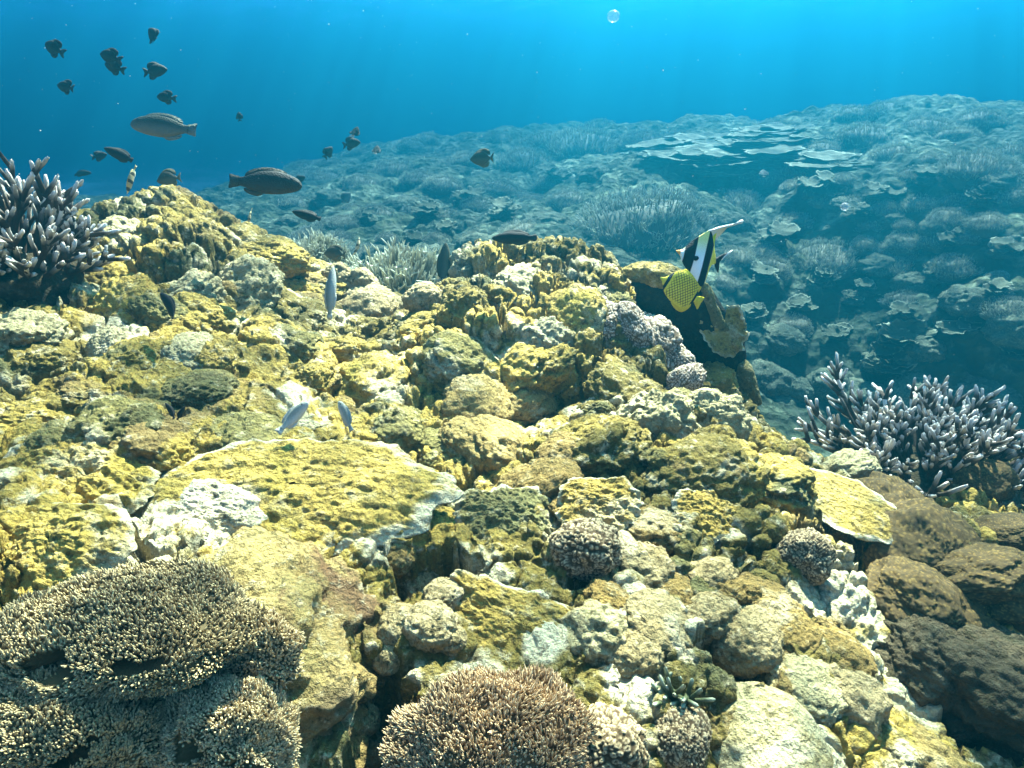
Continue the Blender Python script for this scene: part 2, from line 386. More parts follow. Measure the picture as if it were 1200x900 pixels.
C_BLK = mat_reef('blade_shade_colour', (.012, .011, .006), (.018, .015, .008), (.012, .011, .006), (.018, .012, .006), .02)  # shade of the blade's near face put into its colour as near-black
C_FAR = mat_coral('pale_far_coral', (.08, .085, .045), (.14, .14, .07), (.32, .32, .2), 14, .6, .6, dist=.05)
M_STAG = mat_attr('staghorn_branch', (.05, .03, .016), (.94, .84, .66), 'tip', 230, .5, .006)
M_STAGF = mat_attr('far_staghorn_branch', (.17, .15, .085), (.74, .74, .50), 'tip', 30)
M_PLATE = mat_reef('plate_coral_yellow', (.38, .25, .05), (.50, .34, .07), (.22, .17, .05), (.40, .28, .05), .6, 'rim')
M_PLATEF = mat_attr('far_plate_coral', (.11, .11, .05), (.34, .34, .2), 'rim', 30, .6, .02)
M_POLYP = mat_attr('brown_polyp_coral', (.075, .045, .018), (.58, .43, .22), 'rim', 40, .25)
M_POLYPP = mat_attr('pink_polyp_coral', (.15, .095, .045), (.74, .58, .40), 'rim', 40, .2)
M_RIDGE = mat_attr('brown_ridged_coral', (.06, .036, .014), (.42, .26, .065), 'rim', 60, .6, .02)
M_FING = mat_attr('tan_finger_coral', (.14, .078, .028), (.62, .43, .22), 'tip', 200, .3)
M_FINGG = mat_attr('grey_finger_coral', (.085, .06, .022), (.50, .38, .18), 'tip', 200, .35)
M_FINGC = mat_attr('cream_finger_coral', (.15, .10, .035), (.66, .50, .25), 'tip', 200, .35)
M_TUBE = mat_attr('green_tube_tentacle', (.07, .08, .03), (.36, .37, .22), 'tip', 200, .3)

# ------------------------------------------------------------------ lump shapes
_ico = {}
def ico(sub):
    if sub not in _ico:
        import bmesh
        bm = bmesh.new(); bmesh.ops.create_icosphere(bm, subdivisions=sub, radius=1)
        bm.verts.index_update()
        V = np.array([v.co[:] for v in bm.verts]); T = np.array([[v.index for v in f.verts] for f in bm.faces]); bm.free()
        _ico[sub] = (V, T)
    return _ico[sub]
def warp(p, s, a, seed): return p + a*np.stack([vnoise(p, s, seed), vnoise(p, s, seed+1), vnoise(p, s, seed+2)], -1)
def lump_data(style, seed, sub=5, cells=7.0):
    p, T = ico(sub); q = p + seed*7.3; rim = np.zeros(len(p)); flat = .72
    base = 1 + .22*fbm(q, 1.1, seed, 2)
    if style == 'knob':
        base = base + .25*fbm(q, 2.0, seed+7, 2); d = .42*(billow(warp(q, 2, .3, seed), 1.8, seed)-.4) + .24*(billow(warp(q, 4, .1, seed), 4.2, seed+3)-.4) + .14*(billow(q, 9.5, seed+4)-.4)+.05*(billow(q, 20, seed+6)-.4)+.10*fbm(q, 9, seed, 4)
    elif style == 'cauli':
        d = .30*(billow(q, 2.3, seed)-.4) + .24*(billow(q, 5.5, seed+3)-.4) + .15*(billow(q, 13, seed+4)-.4)+.05*fbm(q, 14, seed, 3)
    elif style == 'polyp':
        f1, f2 = worley(warp(q, 2, .1, seed), cells, seed, .55)
        ring = np.exp(-((f1-.36)/.11)**2)*sstep(f2-f1, .0, .12); rim = ring
        d = .22*fbm(q, 1.8, seed, 3) + .045*ring*7/cells - .05*7/cells*(1-sstep(f2-f1, 0, .12))
    elif style == 'ridge':
        qq = warp(q, 1.6, .25, seed)*np.array([1, 1, 2.0])
        f1, f2 = worley(qq, cells, seed, .8); e = 1-sstep(f2-f1, .02, .30); rim = np.clip(.25*e + .9*sstep(f2-f1, .15, .6)*.9, 0, 1)
        d = .34*(billow(warp(q, 2, .2, seed), 1.6, seed)-.4) + .12*fbm(q, 4, seed, 3) + .075*sstep(f2-f1, 0, .5)*7/cells
    else:
        d = .05*fbm(q, 2.2, seed, 3)+.02*(billow(q, 9, seed)-.5)
    V = p*(base+d)[:, None]; V[:, 2] *= flat
    return V, T, rim
_lm = {}
def lump_mesh(name, style, var, mat, sub=5, cells=7.0):
    k = (style, var, mat.name, sub, cells)
    if k not in _lm:
        V, T, rim = lump_data(style, var, sub, cells)
        o = mk(name, V, T, [mat], attrs={'rim': rim}); _lm[k] = o.data; return o
    o = bpy.data.objects.new(name, _lm[k]); COL.objects.link(o); return o

# ------------------------------------------------------------------ labels that single out
LM = [("the striped black and white fish", 825, 300), ("the yellow lattice fish", 798, 338), ("the dark upright plate coral", 845, 425), ("the left staghorn coral", 45, 265),
      ("the right staghorn coral", 1080, 495), ("the round brown polyp ball", 685, 632), ("the tan finger coral carpet", 585, 835), ("the dark cave", 492, 655),
      ("the broad white rimmed plate", 380, 600), ("the grey finger corals of the bottom left corner", 160, 790), ("the orange brown cauliflower cluster", 600, 505), ("the brown ridged corals on the right", 1110, 680),
      ("the slim grey upright fish", 388, 341), ("the pair of pale fish over the reef", 375, 487), ("the dark upright fish on the saddle", 522, 309), ("the left summit of the reef", 215, 235),
      ("the middle summit of the reef", 620, 300), ("the white lipped plate on the right", 995, 608), ("the pale dome at the bottom edge", 905, 850), ("the pink polyp ridge", 765, 390),
      ("the big far staghorn thicket", 750, 255), ("the far table coral terraces", 880, 180), ("the far rosette of lettuce coral", 1040, 415), ("the dark disc fish in midwater", 565, 186), ("the dark parrotfish", 312, 214)]
USED = set()
def uniq(desc, px, py, ctx=''):
    ds = sorted(LM, key=lambda l: math.hypot(l[1]-px, l[2]-py))
    def rel(l, k=0):
        dx, dy = px-l[1], py-l[2]; d = math.hypot(dx, dy)
        h = 'left' if dx < 0 else 'right'; v = 'above' if dy < 0 else 'below'
        if abs(dx) > 2.2*abs(dy): s_ = '%s of' % h
        elif abs(dy) > 2.2*abs(dx): s_ = v
        else: s_ = '%s and %s of' % (v, h)
        pre = 'right beside, ' if d < 45 else ('a little ' if d < 110 else 'well ')
        if pre.startswith('right'): return ('touching distance %s ' % s_)+l[0]
        return pre+s_+' '+l[0]
    cands = [desc+' '+rel(ds[0])] + [desc+' '+rel(ds[i]) for i in (1, 2)]
    cands += [desc+' between %s and %s' % (ds[0][0], ds[k][0]) for k in (1, 2, 3, 4)]
    size = ['upper', 'lower', 'nearer', 'farther']
    cands += [w_+' '+desc+' '+rel(ds[0]) for w_ in ('second', 'third', 'fourth', 'fifth', 'sixth', 'seventh')]
    for c in cands:
        if len(c.split()) <= 16 and c not in USED: USED.add(c); return c
    for c in cands:
        c = ' '.join(c.split()[:16])
        if c not in USED: USED.add(c); return c
    return cands[0]

def place(o, px, py, wpx, hgt=1.0, sink=.25, lean=.5, rot=None, bv=None, seed=0, at=None, sy=1.0):
    if at is None: p, n = hit(px, py, bv)
    else: p, n = at, Vector((0, 0, 1))
    if p is None: p, n = Vector(P(px, py, 3.0)), Vector((0, 0, 1))
    dist = p.length if bv is None else p.length
    depth = cp*p.y - sp_*p.z
    r = wpx/2*depth/F
    up = (n*lean + Vector((0, 0, 1))*(1-lean)).normalized()
    q = up.to_track_quat('Z', 'Y').to_matrix()
    rz = Matrix.Rotation(rot if rot is not None else random.Random(seed+int(px*7+py)).uniform(0, 6.28), 3, 'Z')
    o.rotation_euler = (q@rz).to_euler()
    o.scale = (r, r*sy, r*hgt)
    o.location = p - up*(r*hgt*sink)
    return r

# ------------------------------------------------------------------ tubes (branches, fingers, tentacles)
def tubes(C, Rr, m=6):
    """C (n,k,3) centre lines, Rr (n,k) radii -> verts, quads, t attribute"""
    n, k, _ = C.shape
    T = np.gradient(C, axis=1); T /= np.linalg.norm(T, axis=-1, keepdims=True)+1e-9
    ref = np.where(np.abs(T[:, :1, 2:3]) > .8, np.array([[[1., 0, 0]]]), np.array([[[0, 0, 1.]]]))
    U = np.cross(T, ref); U /= np.linalg.norm(U, axis=-1, keepdims=True)+1e-9; W = np.cross(T, U)
    a = np.arange(m)*2*math.pi/m
    V = C[:, :, None] + Rr[:, :, None, None]*(np.cos(a)[None, None, :, None]*U[:, :, None]+np.sin(a)[None, None, :, None]*W[:, :, None])
    t = np.broadcast_to(np.linspace(0, 1, k)[None, :, None], (n, k, m)).ravel()
    f = gridfaces(k, m, True)
    Fq = (f[None]+(np.arange(n)*k*m)[:, None, None]).reshape(-1, 4)
    return V.reshape(-1, 3), Fq, t
def branch_lines(rng, P0, D, L, k, bend):
    n = len(P0); s = np.linspace(0, 1, k)
    if k in (8, 14): s = 1-(1-s)**1.9
    B = rng.normal(size=(n, 3))*.5 + np.array([0, 0, .8]); B -= (B*D).sum(-1, keepdims=True)*D
    C = P0[:, None] + D[:, None]*(s[None, :, None]*L[:, None, None]) + B[:, None]*((s**2)[None, :, None]*(L*bend)[:, None, None])
    return C, s
def taper(s, r, end=.45): return r[:, None]*((1-(1-end)*s)*np.where(s > .98, .35, 1))[None]
def blunt(s, r): return r[:, None]*((1-.34*s)*np.sqrt(np.clip(1-(np.clip(s-.90, 0, 1)/.1005)**2, .0, 1)))[None]
def stag_branch(rng, p0, d, L, r, nsub, k=14, m=8):
    """one forked staghorn branch: a main stem and short side branchlets"""
    C, s = branch_lines(rng, p0[None], d[None], np.array([L]), k, .28)
    V1, F1, t1 = tubes(C, blunt(s, np.array([r])), m); t1 = np.broadcast_to(s[None, :, None], (1, k, m)).ravel()
    V1 = V1 + 0
    ii = rng.integers(int(k*.3), k-2, nsub); P0 = C[0, ii]
    T = C[0, ii+1]-C[0, ii]; T /= np.linalg.norm(T, axis=-1, keepdims=True)
    R3 = rng.normal(size=(nsub, 3)); R3 -= (R3*T).sum(-1, keepdims=True)*T; R3 /= np.linalg.norm(R3, axis=-1, keepdims=True)
    D2 = T*.75+R3*.6+np.array([0, 0, .15]); D2 /= np.linalg.norm(D2, axis=-1, keepdims=True)
    L2 = L*rng.uniform(.16, .34, nsub); C2, s2 = branch_lines(rng, P0, D2, L2, 8, .15)
    V2, F2, t2 = tubes(C2, blunt(s2, np.full(nsub, r*.75)), m); t2 = np.broadcast_to(s2[None, :, None], (nsub, 8, m)).ravel()
    V = np.concatenate([V1, V2]); Fq = np.concatenate([F1, F2+len(V1)])
    tip = np.concatenate([sstep(t1, .70, .99), .95*sstep(t2, .45, .98)])
    return V + .12*r*rng.normal(size=V.shape), Fq, tip
def staghorn(px, py, wpx, hpx, Y, nb, seed, label, r=.010, az0=(0, 6.28), el=(.15, 1.5)):
    """a staghorn colony: an Empty with one mesh per forked branch and a knobbly foot"""
    rng = np.random.default_rng(seed)
    c = Vector(P(px, py, Y)); root = empty('staghorn_coral', c); sc = Y/F*wpx/2; zs = hpx*Y/F
    V, T, rim = lump_data('knob', seed, 4); V = V*np.array([sc*.55, sc*.5, zs*.25])
    mk('holdfast', V, T, [C_DK], root)
    for i in range(nb):
        a = rng.uniform(*az0); e = math.asin(min(.999, rng.uniform(math.sin(el[0]), math.sin(el[1]))))
        d = np.array([math.cos(a)*math.cos(e), math.sin(a)*math.cos(e), math.sin(e)])
        p0 = np.array([d[0]*sc*.22*rng.uniform(.2, 1.6), d[1]*sc*.22*rng.uniform(.2, 1.6), 0])
        L = 1/math.sqrt((d[0]/sc)**2+(d[1]/sc)**2+(d[2]/zs)**2)*rng.uniform(.72, 1.0)
        V, Fq, tip = stag_branch(rng, p0, d, L*.92, r*rng.uniform(.85, 1.15), int(rng.integers(6, 11)))
        mk('branch', V, Fq, [M_STAG], root, {'tip': tip})
    return tag(root, label, 'coral', None)
def thicket_mesh(seed, n=950, L=.15, r=.0058, flat=.62, nsub=2, k=5, m=4):
    """unit-radius dome of upright branches over a dark core"""
    rng = np.random.default_rng(seed)
    a = rng.uniform(0, 6.283, n); zz = rng.uniform(.0, 1, n); rr_ = np.sqrt(1-zz**2)
    N = np.stack([np.cos(a)*rr_, np.sin(a)*rr_, zz], -1)
    prof = 1+.16*vnoise(N+seed, 2.2, seed)
    P0 = N*np.array([1, 1, flat])*.84*prof[:, None]
    D = N*.9+np.array([0, 0, .75])+rng.normal(size=(n, 3))*.22; D /= np.linalg.norm(D, axis=-1, keepdims=True)
    Ls = L*rng.uniform(.6, 1.25, n); C, s = branch_lines(rng, P0, D, Ls, k, .1)
    V1, F1, t1 = tubes(C, taper(s, np.full(n, r*1.2), .5), m); parts = [(V1, F1, sstep(t1, .2, 1))]
    for j in range(nsub):
        ii = rng.integers(1, k-1, n); q = C[np.arange(n), ii]; D2 = D*.8+rng.normal(size=(n, 3))*.45; D2 /= np.linalg.norm(D2, axis=-1, keepdims=True)
        C2, s2 = branch_lines(rng, q, D2, Ls*rng.uniform(.35, .6, n), 4, .1)
        V, Fq, t = tubes(C2, taper(s2, np.full(n, r), .5), m); parts.append((V, Fq, .15+.85*t))
    p, T = ico(4); Vc = p*(.84*(1+.16*vnoise(p+seed, 2.2, seed)))[:, None]*np.array([1, 1, flat])*.98
    off = 0; VV = []; FF = []; TT = []
    for V, Fq, t in parts: VV.append(V); FF.append(Fq+off); TT.append(t); off += len(V)
    VV.append(Vc); TT.append(np.zeros(len(Vc)))
    return np.concatenate(VV), [np.concatenate(FF), T+off], np.concatenate(TT)
_th = {}
def thicket(var, mat, **kw):
    if var not in _th:
        V, Fs, t = thicket_mesh(100+var, **kw); o = mk('staghorn_thicket', V, Fs, [mat], attrs={'tip': t}); _th[var] = o.data; return o
    o = bpy.data.objects.new('staghorn_thicket', _th[var]); COL.objects.link(o); return o

# ------------------------------------------------------------------ plates
def plate_data(seed, nr=36, na=160, thick=.035, curl=.12, ruff=.06, lob=.18, cup=0., sector=None, bumps=.03):
    rng = np.random.default_rng(seed)
    a0, a1 = sector or (0, 2*math.pi); wrap = sector is None
    a = np.linspace(a0, a1, na, endpoint=not wrap); s = np.linspace(.02, 1, nr)
    A, Sx = np.meshgrid(a, s)
    q = np.stack([np.cos(A).ravel(), np.sin(A).ravel(), np.zeros(A.size)+seed*3.1], -1)
    R = 1+lob*fbm(q, 1.7, seed, 3).reshape(A.shape)+lob*.3*fbm(q, 6, seed+1, 3).reshape(A.shape)
    x, y = Sx*R*np.cos(A), Sx*R*np.sin(A); q2 = np.stack([x.ravel(), y.ravel(), np.zeros(x.size)+seed], -1)
    z = curl*Sx**2 + cup*Sx**4 + ruff*Sx**3*(vnoise(q, 2.6, seed+2)+.6*vnoise(q, 5.5, seed+3)).reshape(A.shape)
    z = z + bumps*(billow(q2, 7, seed).reshape(A.shape)-.5)*sstep(1-Sx, 0, .15) + bumps*.5*(billow(q2, 18, seed+2).reshape(A.shape)-.5)*sstep(1-Sx, 0, .1) + bumps*.8*fbm(q2, 5, seed, 4).reshape(A.shape)
    th = thick*(1-.75*Sx)
    top = np.stack([x, y, z], -1); bot = np.stack([x*.985, y*.985, z-th-.003*0], -1)
    G = np.concatenate([top, bot[::-1]], 0)
    V = G.reshape(-1, 3); f = gridfaces(2*nr, na, wrap)
    rim = sstep(Sx+.02+.06*vnoise(q2, 6, seed+6).reshape(A.shape)+.03*vnoise(q2, 22, seed+8).reshape(A.shape), .88, .97)*(.65+.45*sstep(vnoise(q, 1.3, seed+9), -.5, .2)).reshape(A.shape); rim = np.concatenate([rim, rim[::-1]*.6], 0).ravel()
    return V, f, rim
def plate(name, seed, mat, parent=None, **kw):
    V, f, rim = plate_data(seed, **kw); return mk(name, V, f, [mat], parent, {'rim': rim})

# ------------------------------------------------------------------ pillow: a closed lens-shaped body from an outline in the plane facing the camera
def pillow(name, outline, Y, thick, mat, seed=0, amp=.02, nr=26, na=150, style='knob', tilt=0., parent=None, org=None, freq=9):
    O = np.array([P(x, y, Y) for x, y in outline]); c = O.mean(0)
    L = len(O); t = np.linspace(0, L, na, endpoint=False); i = np.floor(t).astype(int) % L; f = (t-np.floor(t))[:, None]
    p0, p1, p2, p3 = O[(i-1) % L], O[i], O[(i+1) % L], O[(i+2) % L]
    B = .5*((2*p1)+(-p0+p2)*f+(2*p0-5*p1+4*p2-p3)*f*f+(-p0+3*p1-3*p2+p3)*f**3)
    s = np.sin(np.linspace(0.02, 1, nr)*math.pi/2); prof = np.sqrt(np.clip(1-s**2.6, 0, 1))
    fr_ = c+(B[None]-c)*s[:, None, None]; off = np.array([0, 1., 0])*thick/2*prof[:, None, None]
    zz = (fr_[..., 2:3]-c[2])*tilt*np.array([0, 1., 0])
    G = np.concatenate([fr_-off+zz, (fr_+off+zz)[::-1]], 0)
    V = G.reshape(-1, 3); n = gnormals(G).reshape(-1, 3)
    ctr = V-c; sgn = np.sign((n*ctr).sum(-1)); sgn[sgn == 0] = 1; 
    d = amp*(billow(V, freq, seed)-.4)+amp*.5*(billow(V, freq*2.5, seed+1)-.4)+amp*.3*fbm(V, freq*3, seed, 3)
    dirv = ctr/(np.linalg.norm(ctr, axis=-1, keepdims=True)+1e-9)
    V = V+dirv*d[:, None]
    o_ = c if org is None else np.array(org)
    o = mk(name, V-o_, gridfaces(2*nr, na, True), [mat], parent)
    if org is None: o.location = c
    return o

# ------------------------------------------------------------------ domes covered in small fingers
def finger_dome(name, px, py, wpx, hpx, Y, n, seed, mat, length=.03, r=.0035, flop=(0, 0, 0), sy=1.0, tiltx=0., base=.9, jitter=.35, zrot=0., holes=None, k=5):
    rng = np.random.default_rng(seed); c = Vector(P(px, py, Y))
    rx, rz, ry = wpx/2*Y/F, hpx/2*Y/F, wpx/2*Y/F*sy
    N = rng.normal(size=(n*2, 3)); N /= np.linalg.norm(N, axis=-1, keepdims=True); N = N[(N[:, 2] > -.45) & (N[:, 1] < .7)][:n]; n = len(N)
    keep = rng.uniform(0, 1, n) < .85+.4*vnoise(N+seed, 7, seed+30); N = N[keep]; n = len(N)
    rad_ = 1+.26*fbm(N+seed, 1.8, seed, 2)+.24*(billow(N+seed, 2.2, seed)-.5)
    E = np.array([rx, ry, rz])
    if holes is not None:
        keep = np.ones(n, bool)
        for hx, hy, hz_, hr in holes: keep &= np.linalg.norm((N-np.array([hx, hy, hz_])/np.linalg.norm([hx, hy, hz_]))*np.array([.75, 1, 1.5]), axis=-1)*(1+.7*vnoise(N+seed, 4, 3)+.3*vnoise(N, 11, 5)) > hr*rng.uniform(.7, 1.1, n)
        N = N[keep]; rad_ = rad_[keep]; n = len(N)
    P0 = N*rad_[:, None]*E*.95
    D = N/E; D /= np.linalg.norm(D, axis=-1, keepdims=True)
    wob = np.stack([vnoise(N+seed, 3.2, seed+k_) for k_ in (1, 2, 3)], -1)
    D = D+wob*.75+rng.normal(size=D.shape)*jitter*.5+np.array(flop); D /= np.linalg.norm(D, axis=-1, keepdims=True)
    Ls = length*rng.uniform(.45, 1.3, n)*(1+.45*vnoise(N+seed, 5, seed+31)); C, s = branch_lines(rng, P0, D, Ls, k, .35)
    V1, F1, t1 = tubes(C, taper(s, r*rng.uniform(.7, 1.3, n), .8), 5)
    p, T = ico(5); Vc = p*(1+.26*fbm(p+seed, 1.8, seed, 2)+.24*(billow(p+seed, 2.2, seed)-.5))[:, None]*E*.97
    if holes is not None:
        for hx, hy, hz_, hr in holes:
            dd = np.linalg.norm(p-np.array([hx, hy, hz_])/np.linalg.norm([hx, hy, hz_]), axis=-1)
            dd = dd*(1+.7*vnoise(p+seed, 4, 3)); Vc = Vc*(1-.6*(1-sstep(dd, hr*.5, hr*1.2)))[:, None]
    o = mk(name, np.concatenate([V1, Vc]), [F1, T+len(V1)], [mat], attrs={'tip': np.concatenate([sstep(t1, .25, 1), np.zeros(len(Vc))])})
    o.location = c; o.rotation_euler = (tiltx, 0, zrot)
    return o

# ================================================================== hero corals
staghorn(8, 335, 215, 180, 2.3, 98, 3, 'large staghorn coral with pale lilac tips at the left edge', r=.011, el=(.1, 1.5))
o = staghorn(1080, 556, 320, 96, 2.3, 98, 8, 'staghorn coral bush with bright white tips above the brown corals at the right edge', r=.011, el=(.12, 1.5))
# small pale staghorn behind the saddle
o = thicket(9, M_STAGF, n=420, L=.3, r=.018, nsub=2); tag(o, 'small pale staghorn patch showing behind the saddle between the two summits', 'coral')
o.location = P(470, 352, 4.1); o.scale = (.42, .3, .42)
o = thicket(9, M_STAGF); tag(o, 'pale staghorn sprigs peeping over the saddle behind the dark brown fish', 'coral'); o.location = P(372, 310, 4.3); o.scale = (.2, .2, .25)

# dark upright plate coral with its ruffled flap
out = [(735,332),(760,326),(790,328),(822,332),(838,352),(850,372),(868,398),(872,425),(884,452),(880,468),(858,472),(836,462),(812,440),(790,410),(765,380),(742,352)]
c0 = P(810, 400, 2.95); up = empty('upright_plate_coral', c0); tag(up, 'dark shaded upright plate coral with a ruffled yellow green flap at its right edge', 'coral')
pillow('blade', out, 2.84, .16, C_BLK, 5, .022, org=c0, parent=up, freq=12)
V, f, rim = plate_data(31, thick=.06, curl=.1, ruff=.22, lob=.3, bumps=.07, sector=(-3.0, 1.9), na=110)
fl = mk('ruffled_flap', V, f, [M_PLATE], up, {'rim': rim}); fl.scale = (.115, .10, .10); fl.location = Vector(P(848, 388, 2.76))-Vector(c0); fl.rotation_euler = (rad(62), rad(28), rad(-8))
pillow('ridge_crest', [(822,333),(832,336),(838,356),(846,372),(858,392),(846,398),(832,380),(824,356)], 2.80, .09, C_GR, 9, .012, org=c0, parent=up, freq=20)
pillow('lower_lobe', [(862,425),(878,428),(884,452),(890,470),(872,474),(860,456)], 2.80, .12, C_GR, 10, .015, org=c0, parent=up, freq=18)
pillow('knobbly_rim', [(728,322),(748,312),(775,313),(800,320),(812,332),(790,336),(758,334)], 2.86, .12, C_OL, 11, .03, org=c0, parent=up, freq=16)

def heroball(px, py, wpx, hgt, style, mat, var, label, name, sink=.2, cells=8., sub=6, rot=0., lean=.5, group=None, sy=1., cat='coral'):
    o = lump_mesh(name, style, var, mat, sub, cells); place(o, px, py, wpx, hgt, sink, lean, rot, sy=sy)
    return tag(o, label, cat, group)
# pink polyp ridge right of the middle summit
GP = 'pink polyp corals right of the middle summit'
for (x, y, w_, h_, v, lb) in [(712,372,46,1.0,1,'small pink polyp coral lump uppermost left of the polyp ridge'),(742,372,50,.95,2,'rounded pink polyp coral lobe at the head of the polyp ridge'),(757,352,44,.9,3,'pinkish polyp coral tucked under the knobbly rim beside the dark plate'),
      (765,392,66,1.0,4,'longest pink polyp coral lobe running down toward the dark plate'),(786,415,54,1.0,5,'pale pink polyp coral lobe against the black face of the upright plate'),(797,438,36,.9,6,'lowest pink polyp coral lobe at the foot of the dark plate')]:
    heroball(x, y+6, w_*1.12, h_*1.25, 'polyp', M_POLYPP, v, lb, 'polyp_coral', .3, 8., 6, group=GP, sy=1.2)
# round polyp balls
heroball(687, 648, 84, 1.15, 'polyp', M_POLYP, 11, 'round brown ball of pale rimmed polyps beside the black gap in the centre', 'polyp_coral', -.1, 7.5)
heroball(943, 655, 58, 1.45, 'polyp', M_POLYP, 12, 'small upright brown honeycomb coral left of the white lipped plate', 'honeycomb_coral', -.1, 8.5)
heroball(712, 868, 92, 1.0, 'polyp', M_POLYP, 13, 'dark coral with bold pale polyp rings right of the finger coral carpet', 'polyp_coral', .1, 7.)
heroball(797, 868, 72, 1.3, 'polyp', M_POLYP, 14, 'dark upright polyp coral beneath the tuft of green tubes', 'polyp_coral', .05, 8.5)
# grey pink bumpy corals on the saddle
GB = 'bumpy grey pink corals on the saddle'
for (x, y, w_, h_, v, lb) in [(400,335,32,1.6,1,'tall grey pink bumpy coral knob left of its pair, behind the slim fish'),(424,338,32,1.4,2,'second tall grey pink bumpy coral knob on the saddle'),(428,366,62,.9,3,'low wide pink grey bumpy coral mound in front of the knobs'),(460,362,30,1.0,4,'small bumpy pink coral mound before the pale staghorn patch'),(497,352,36,1.,5,'pinkish bumpy coral leaning against the middle summit')]:
    heroball(x, y, w_, h_, 'cauli', C_PI, v, lb, 'bumpy_coral', -.15, sub=5, group=GB)
# orange brown cauliflower cluster
GC = 'orange brown cauliflower corals'
for i, (x, y, w_) in enumerate([(560,470,62),(612,462,56),(590,520,74),(640,560,62),(655,525,44),(548,508,46),(690,505,36),(610,562,40),(668,590,36)]):
    heroball(x, y+6, w_*1.1, .8, 'cauli', C_BR, 10+i, uniq('orange brown cauliflower coral', x, y), 'cauliflower_coral', .1, sub=5, group=GC)
# pinkish knobbly coral in and under the cave
GK = 'knobbly pink brown corals by the dark cave'
for i, (x, y, w_) in enumerate([(462,652,36),(500,690,44),(520,700,36),(470,735,42),(505,735,50),(455,770,30),(425,845,32),(432,878,34),(530,750,30)]):
    heroball(x, y, w_, 1.0, 'cauli', C_PI if i not in (0,) else C_BR, 30+i, uniq('knobbly pink brown coral', x, y), 'knobbly_coral', -.05, sub=5, group=GK)
# brown corals right of the polyp ball and down the slope
GT = 'tan fuzzy coral clumps on the right slope'
for i, (x, y, w_) in enumerate([(760,612,64),(745,660,50),(790,690,52),(835,668,40),(858,690,40),(775,725,60),(720,700,46),(830,715,46),(890,712,74),(870,745,60),(700,735,50),(925,735,50),(740,760,46),(905,790,62),(950,800,60),(985,760,60),(1000,830,66),(1040,860,54),(930,870,44),(1085,880,60)]):
    heroball(x, y, w_*1.15, (.75, .95, .6)[i % 3], ('cauli', 'knob', 'cauli')[i % 3], (C_PI, C_BR, C_CR, C_OL)[(i*7) % 4] if i > 9 else (C_BR, C_PI)[i % 2], 50+i % 7, uniq('fuzzy tan coral clump', x, y), 'tan_coral', .42, sub=5, group=GT)
# brown ridged corals on the right
GR = 'brown ridged corals on the right'
for i, (x, y, w_, h_) in enumerate([(1085,650,130,.8),(1075,700,110,.95),(1150,665,120,.7),(1120,722,100,.7),(1190,700,90,.8),(1060,600,96,.8),(1100,572,90,.8),(1150,560,60,.9),(1195,565,50,.9),(1180,620,70,.6)]):
    heroball(x, y, w_*.92, h_, 'ridge', M_RIDGE, 1+i, uniq('brown ridged coral mound', x, y), 'ridged_coral', .15, 15., 6, group=GR)
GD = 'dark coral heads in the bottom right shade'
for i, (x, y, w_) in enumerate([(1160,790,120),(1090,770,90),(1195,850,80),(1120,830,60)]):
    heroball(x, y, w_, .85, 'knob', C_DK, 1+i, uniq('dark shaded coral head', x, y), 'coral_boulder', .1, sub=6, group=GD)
# pale dome at the bottom edge
heroball(895, 862, 140, .75, 'smooth', C_CR, 3, 'smooth pale yellow dome coral cut by the bottom edge', 'dome_coral', .15, sub=6)

# ---- plates
def hplate(px, py, wpx, seed, label, mat=M_PLATE, tilt=(0, 0, 0), lift=.03, name='plate_coral', sy=.8, group=None, **kw):
    o = plate(name, seed, mat, **kw); p, n = hit(px, py); dep = cp*p.y-sp_*p.z; r = wpx/2*dep/F
    o.scale = (r, r*sy, r); o.location = p+Vector((0, 0, lift)); o.rotation_euler = [rad(a) for a in tilt]; return tag(o, label, 'coral', group)
hplate(345, 588, 330, 3, 'broad yellow plate coral with a bright white rim above the dark cave', tilt=(20, 4, 12), sy=.62, lift=.05, curl=-.10, ruff=.07, lob=.3, thick=.05, nr=60, na=320, bumps=.05)
hplate(592, 612, 130, 7, 'green grey mounded plate right of the cave', mat=mat_reef('plate_coral_green', (.17, .15, .05), (.24, .19, .06), (.13, .12, .05), (.42, .29, .05), .4, 'rim'), tilt=(22, 8, 0), lift=.03, curl=-.3, ruff=.10, lob=.25, thick=.07, nr=50, na=240, bumps=.10)
hplate(985, 622, 130, 11, 'pale plate coral with a thick white lip overhanging the shade on the right', tilt=(16, 10, -25), lift=.10, curl=-.06, ruff=.10, lob=.2, thick=.06, nr=40, na=200, bumps=.03, sy=.7)
hplate(830, 612, 96, 13, 'yellow plate coral with a wavy white margin over a dark crack', tilt=(24, 6, 10), lift=.03, curl=-.1, ruff=.12, lob=.25, thick=.06, nr=40, na=220, bumps=.10)
hplate(700, 600, 100, 17, 'small yellow plate roofing the polyp ball', tilt=(26, 0, 0), lift=.035, curl=-.15, ruff=.1, lob=.25, thick=.06, nr=40, na=200, bumps=.10)
hplate(600, 735, 190, 19, 'ragged cream edged plate above the finger coral carpet', tilt=(26, 14, -20), lift=.02, curl=-.1, ruff=.12, lob=.35, thick=.05, nr=44, na=260, bumps=.05, sy=.55)
heroball(268, 765, 250, .85, 'knob', C_OC, 23, 'big ochre coral boulder below the broad plate, left of the dark gap', 'coral_boulder', .25, sub=6, lean=.8)
hplate(90, 560, 190, 29, 'sunlit yellow plate on the left slope with a cream margin', tilt=(20, 6, 0), lift=.02, curl=-.15, ruff=.12, lob=.3, thick=.05, nr=50, na=240, bumps=.11)
hplate(60, 640, 170, 37, 'yellow domed plate by the left edge above the grey finger corals', tilt=(24, 0, 0), lift=.02, curl=-.3, ruff=.1, lob=.2, thick=.05, nr=50, na=240, bumps=.10)
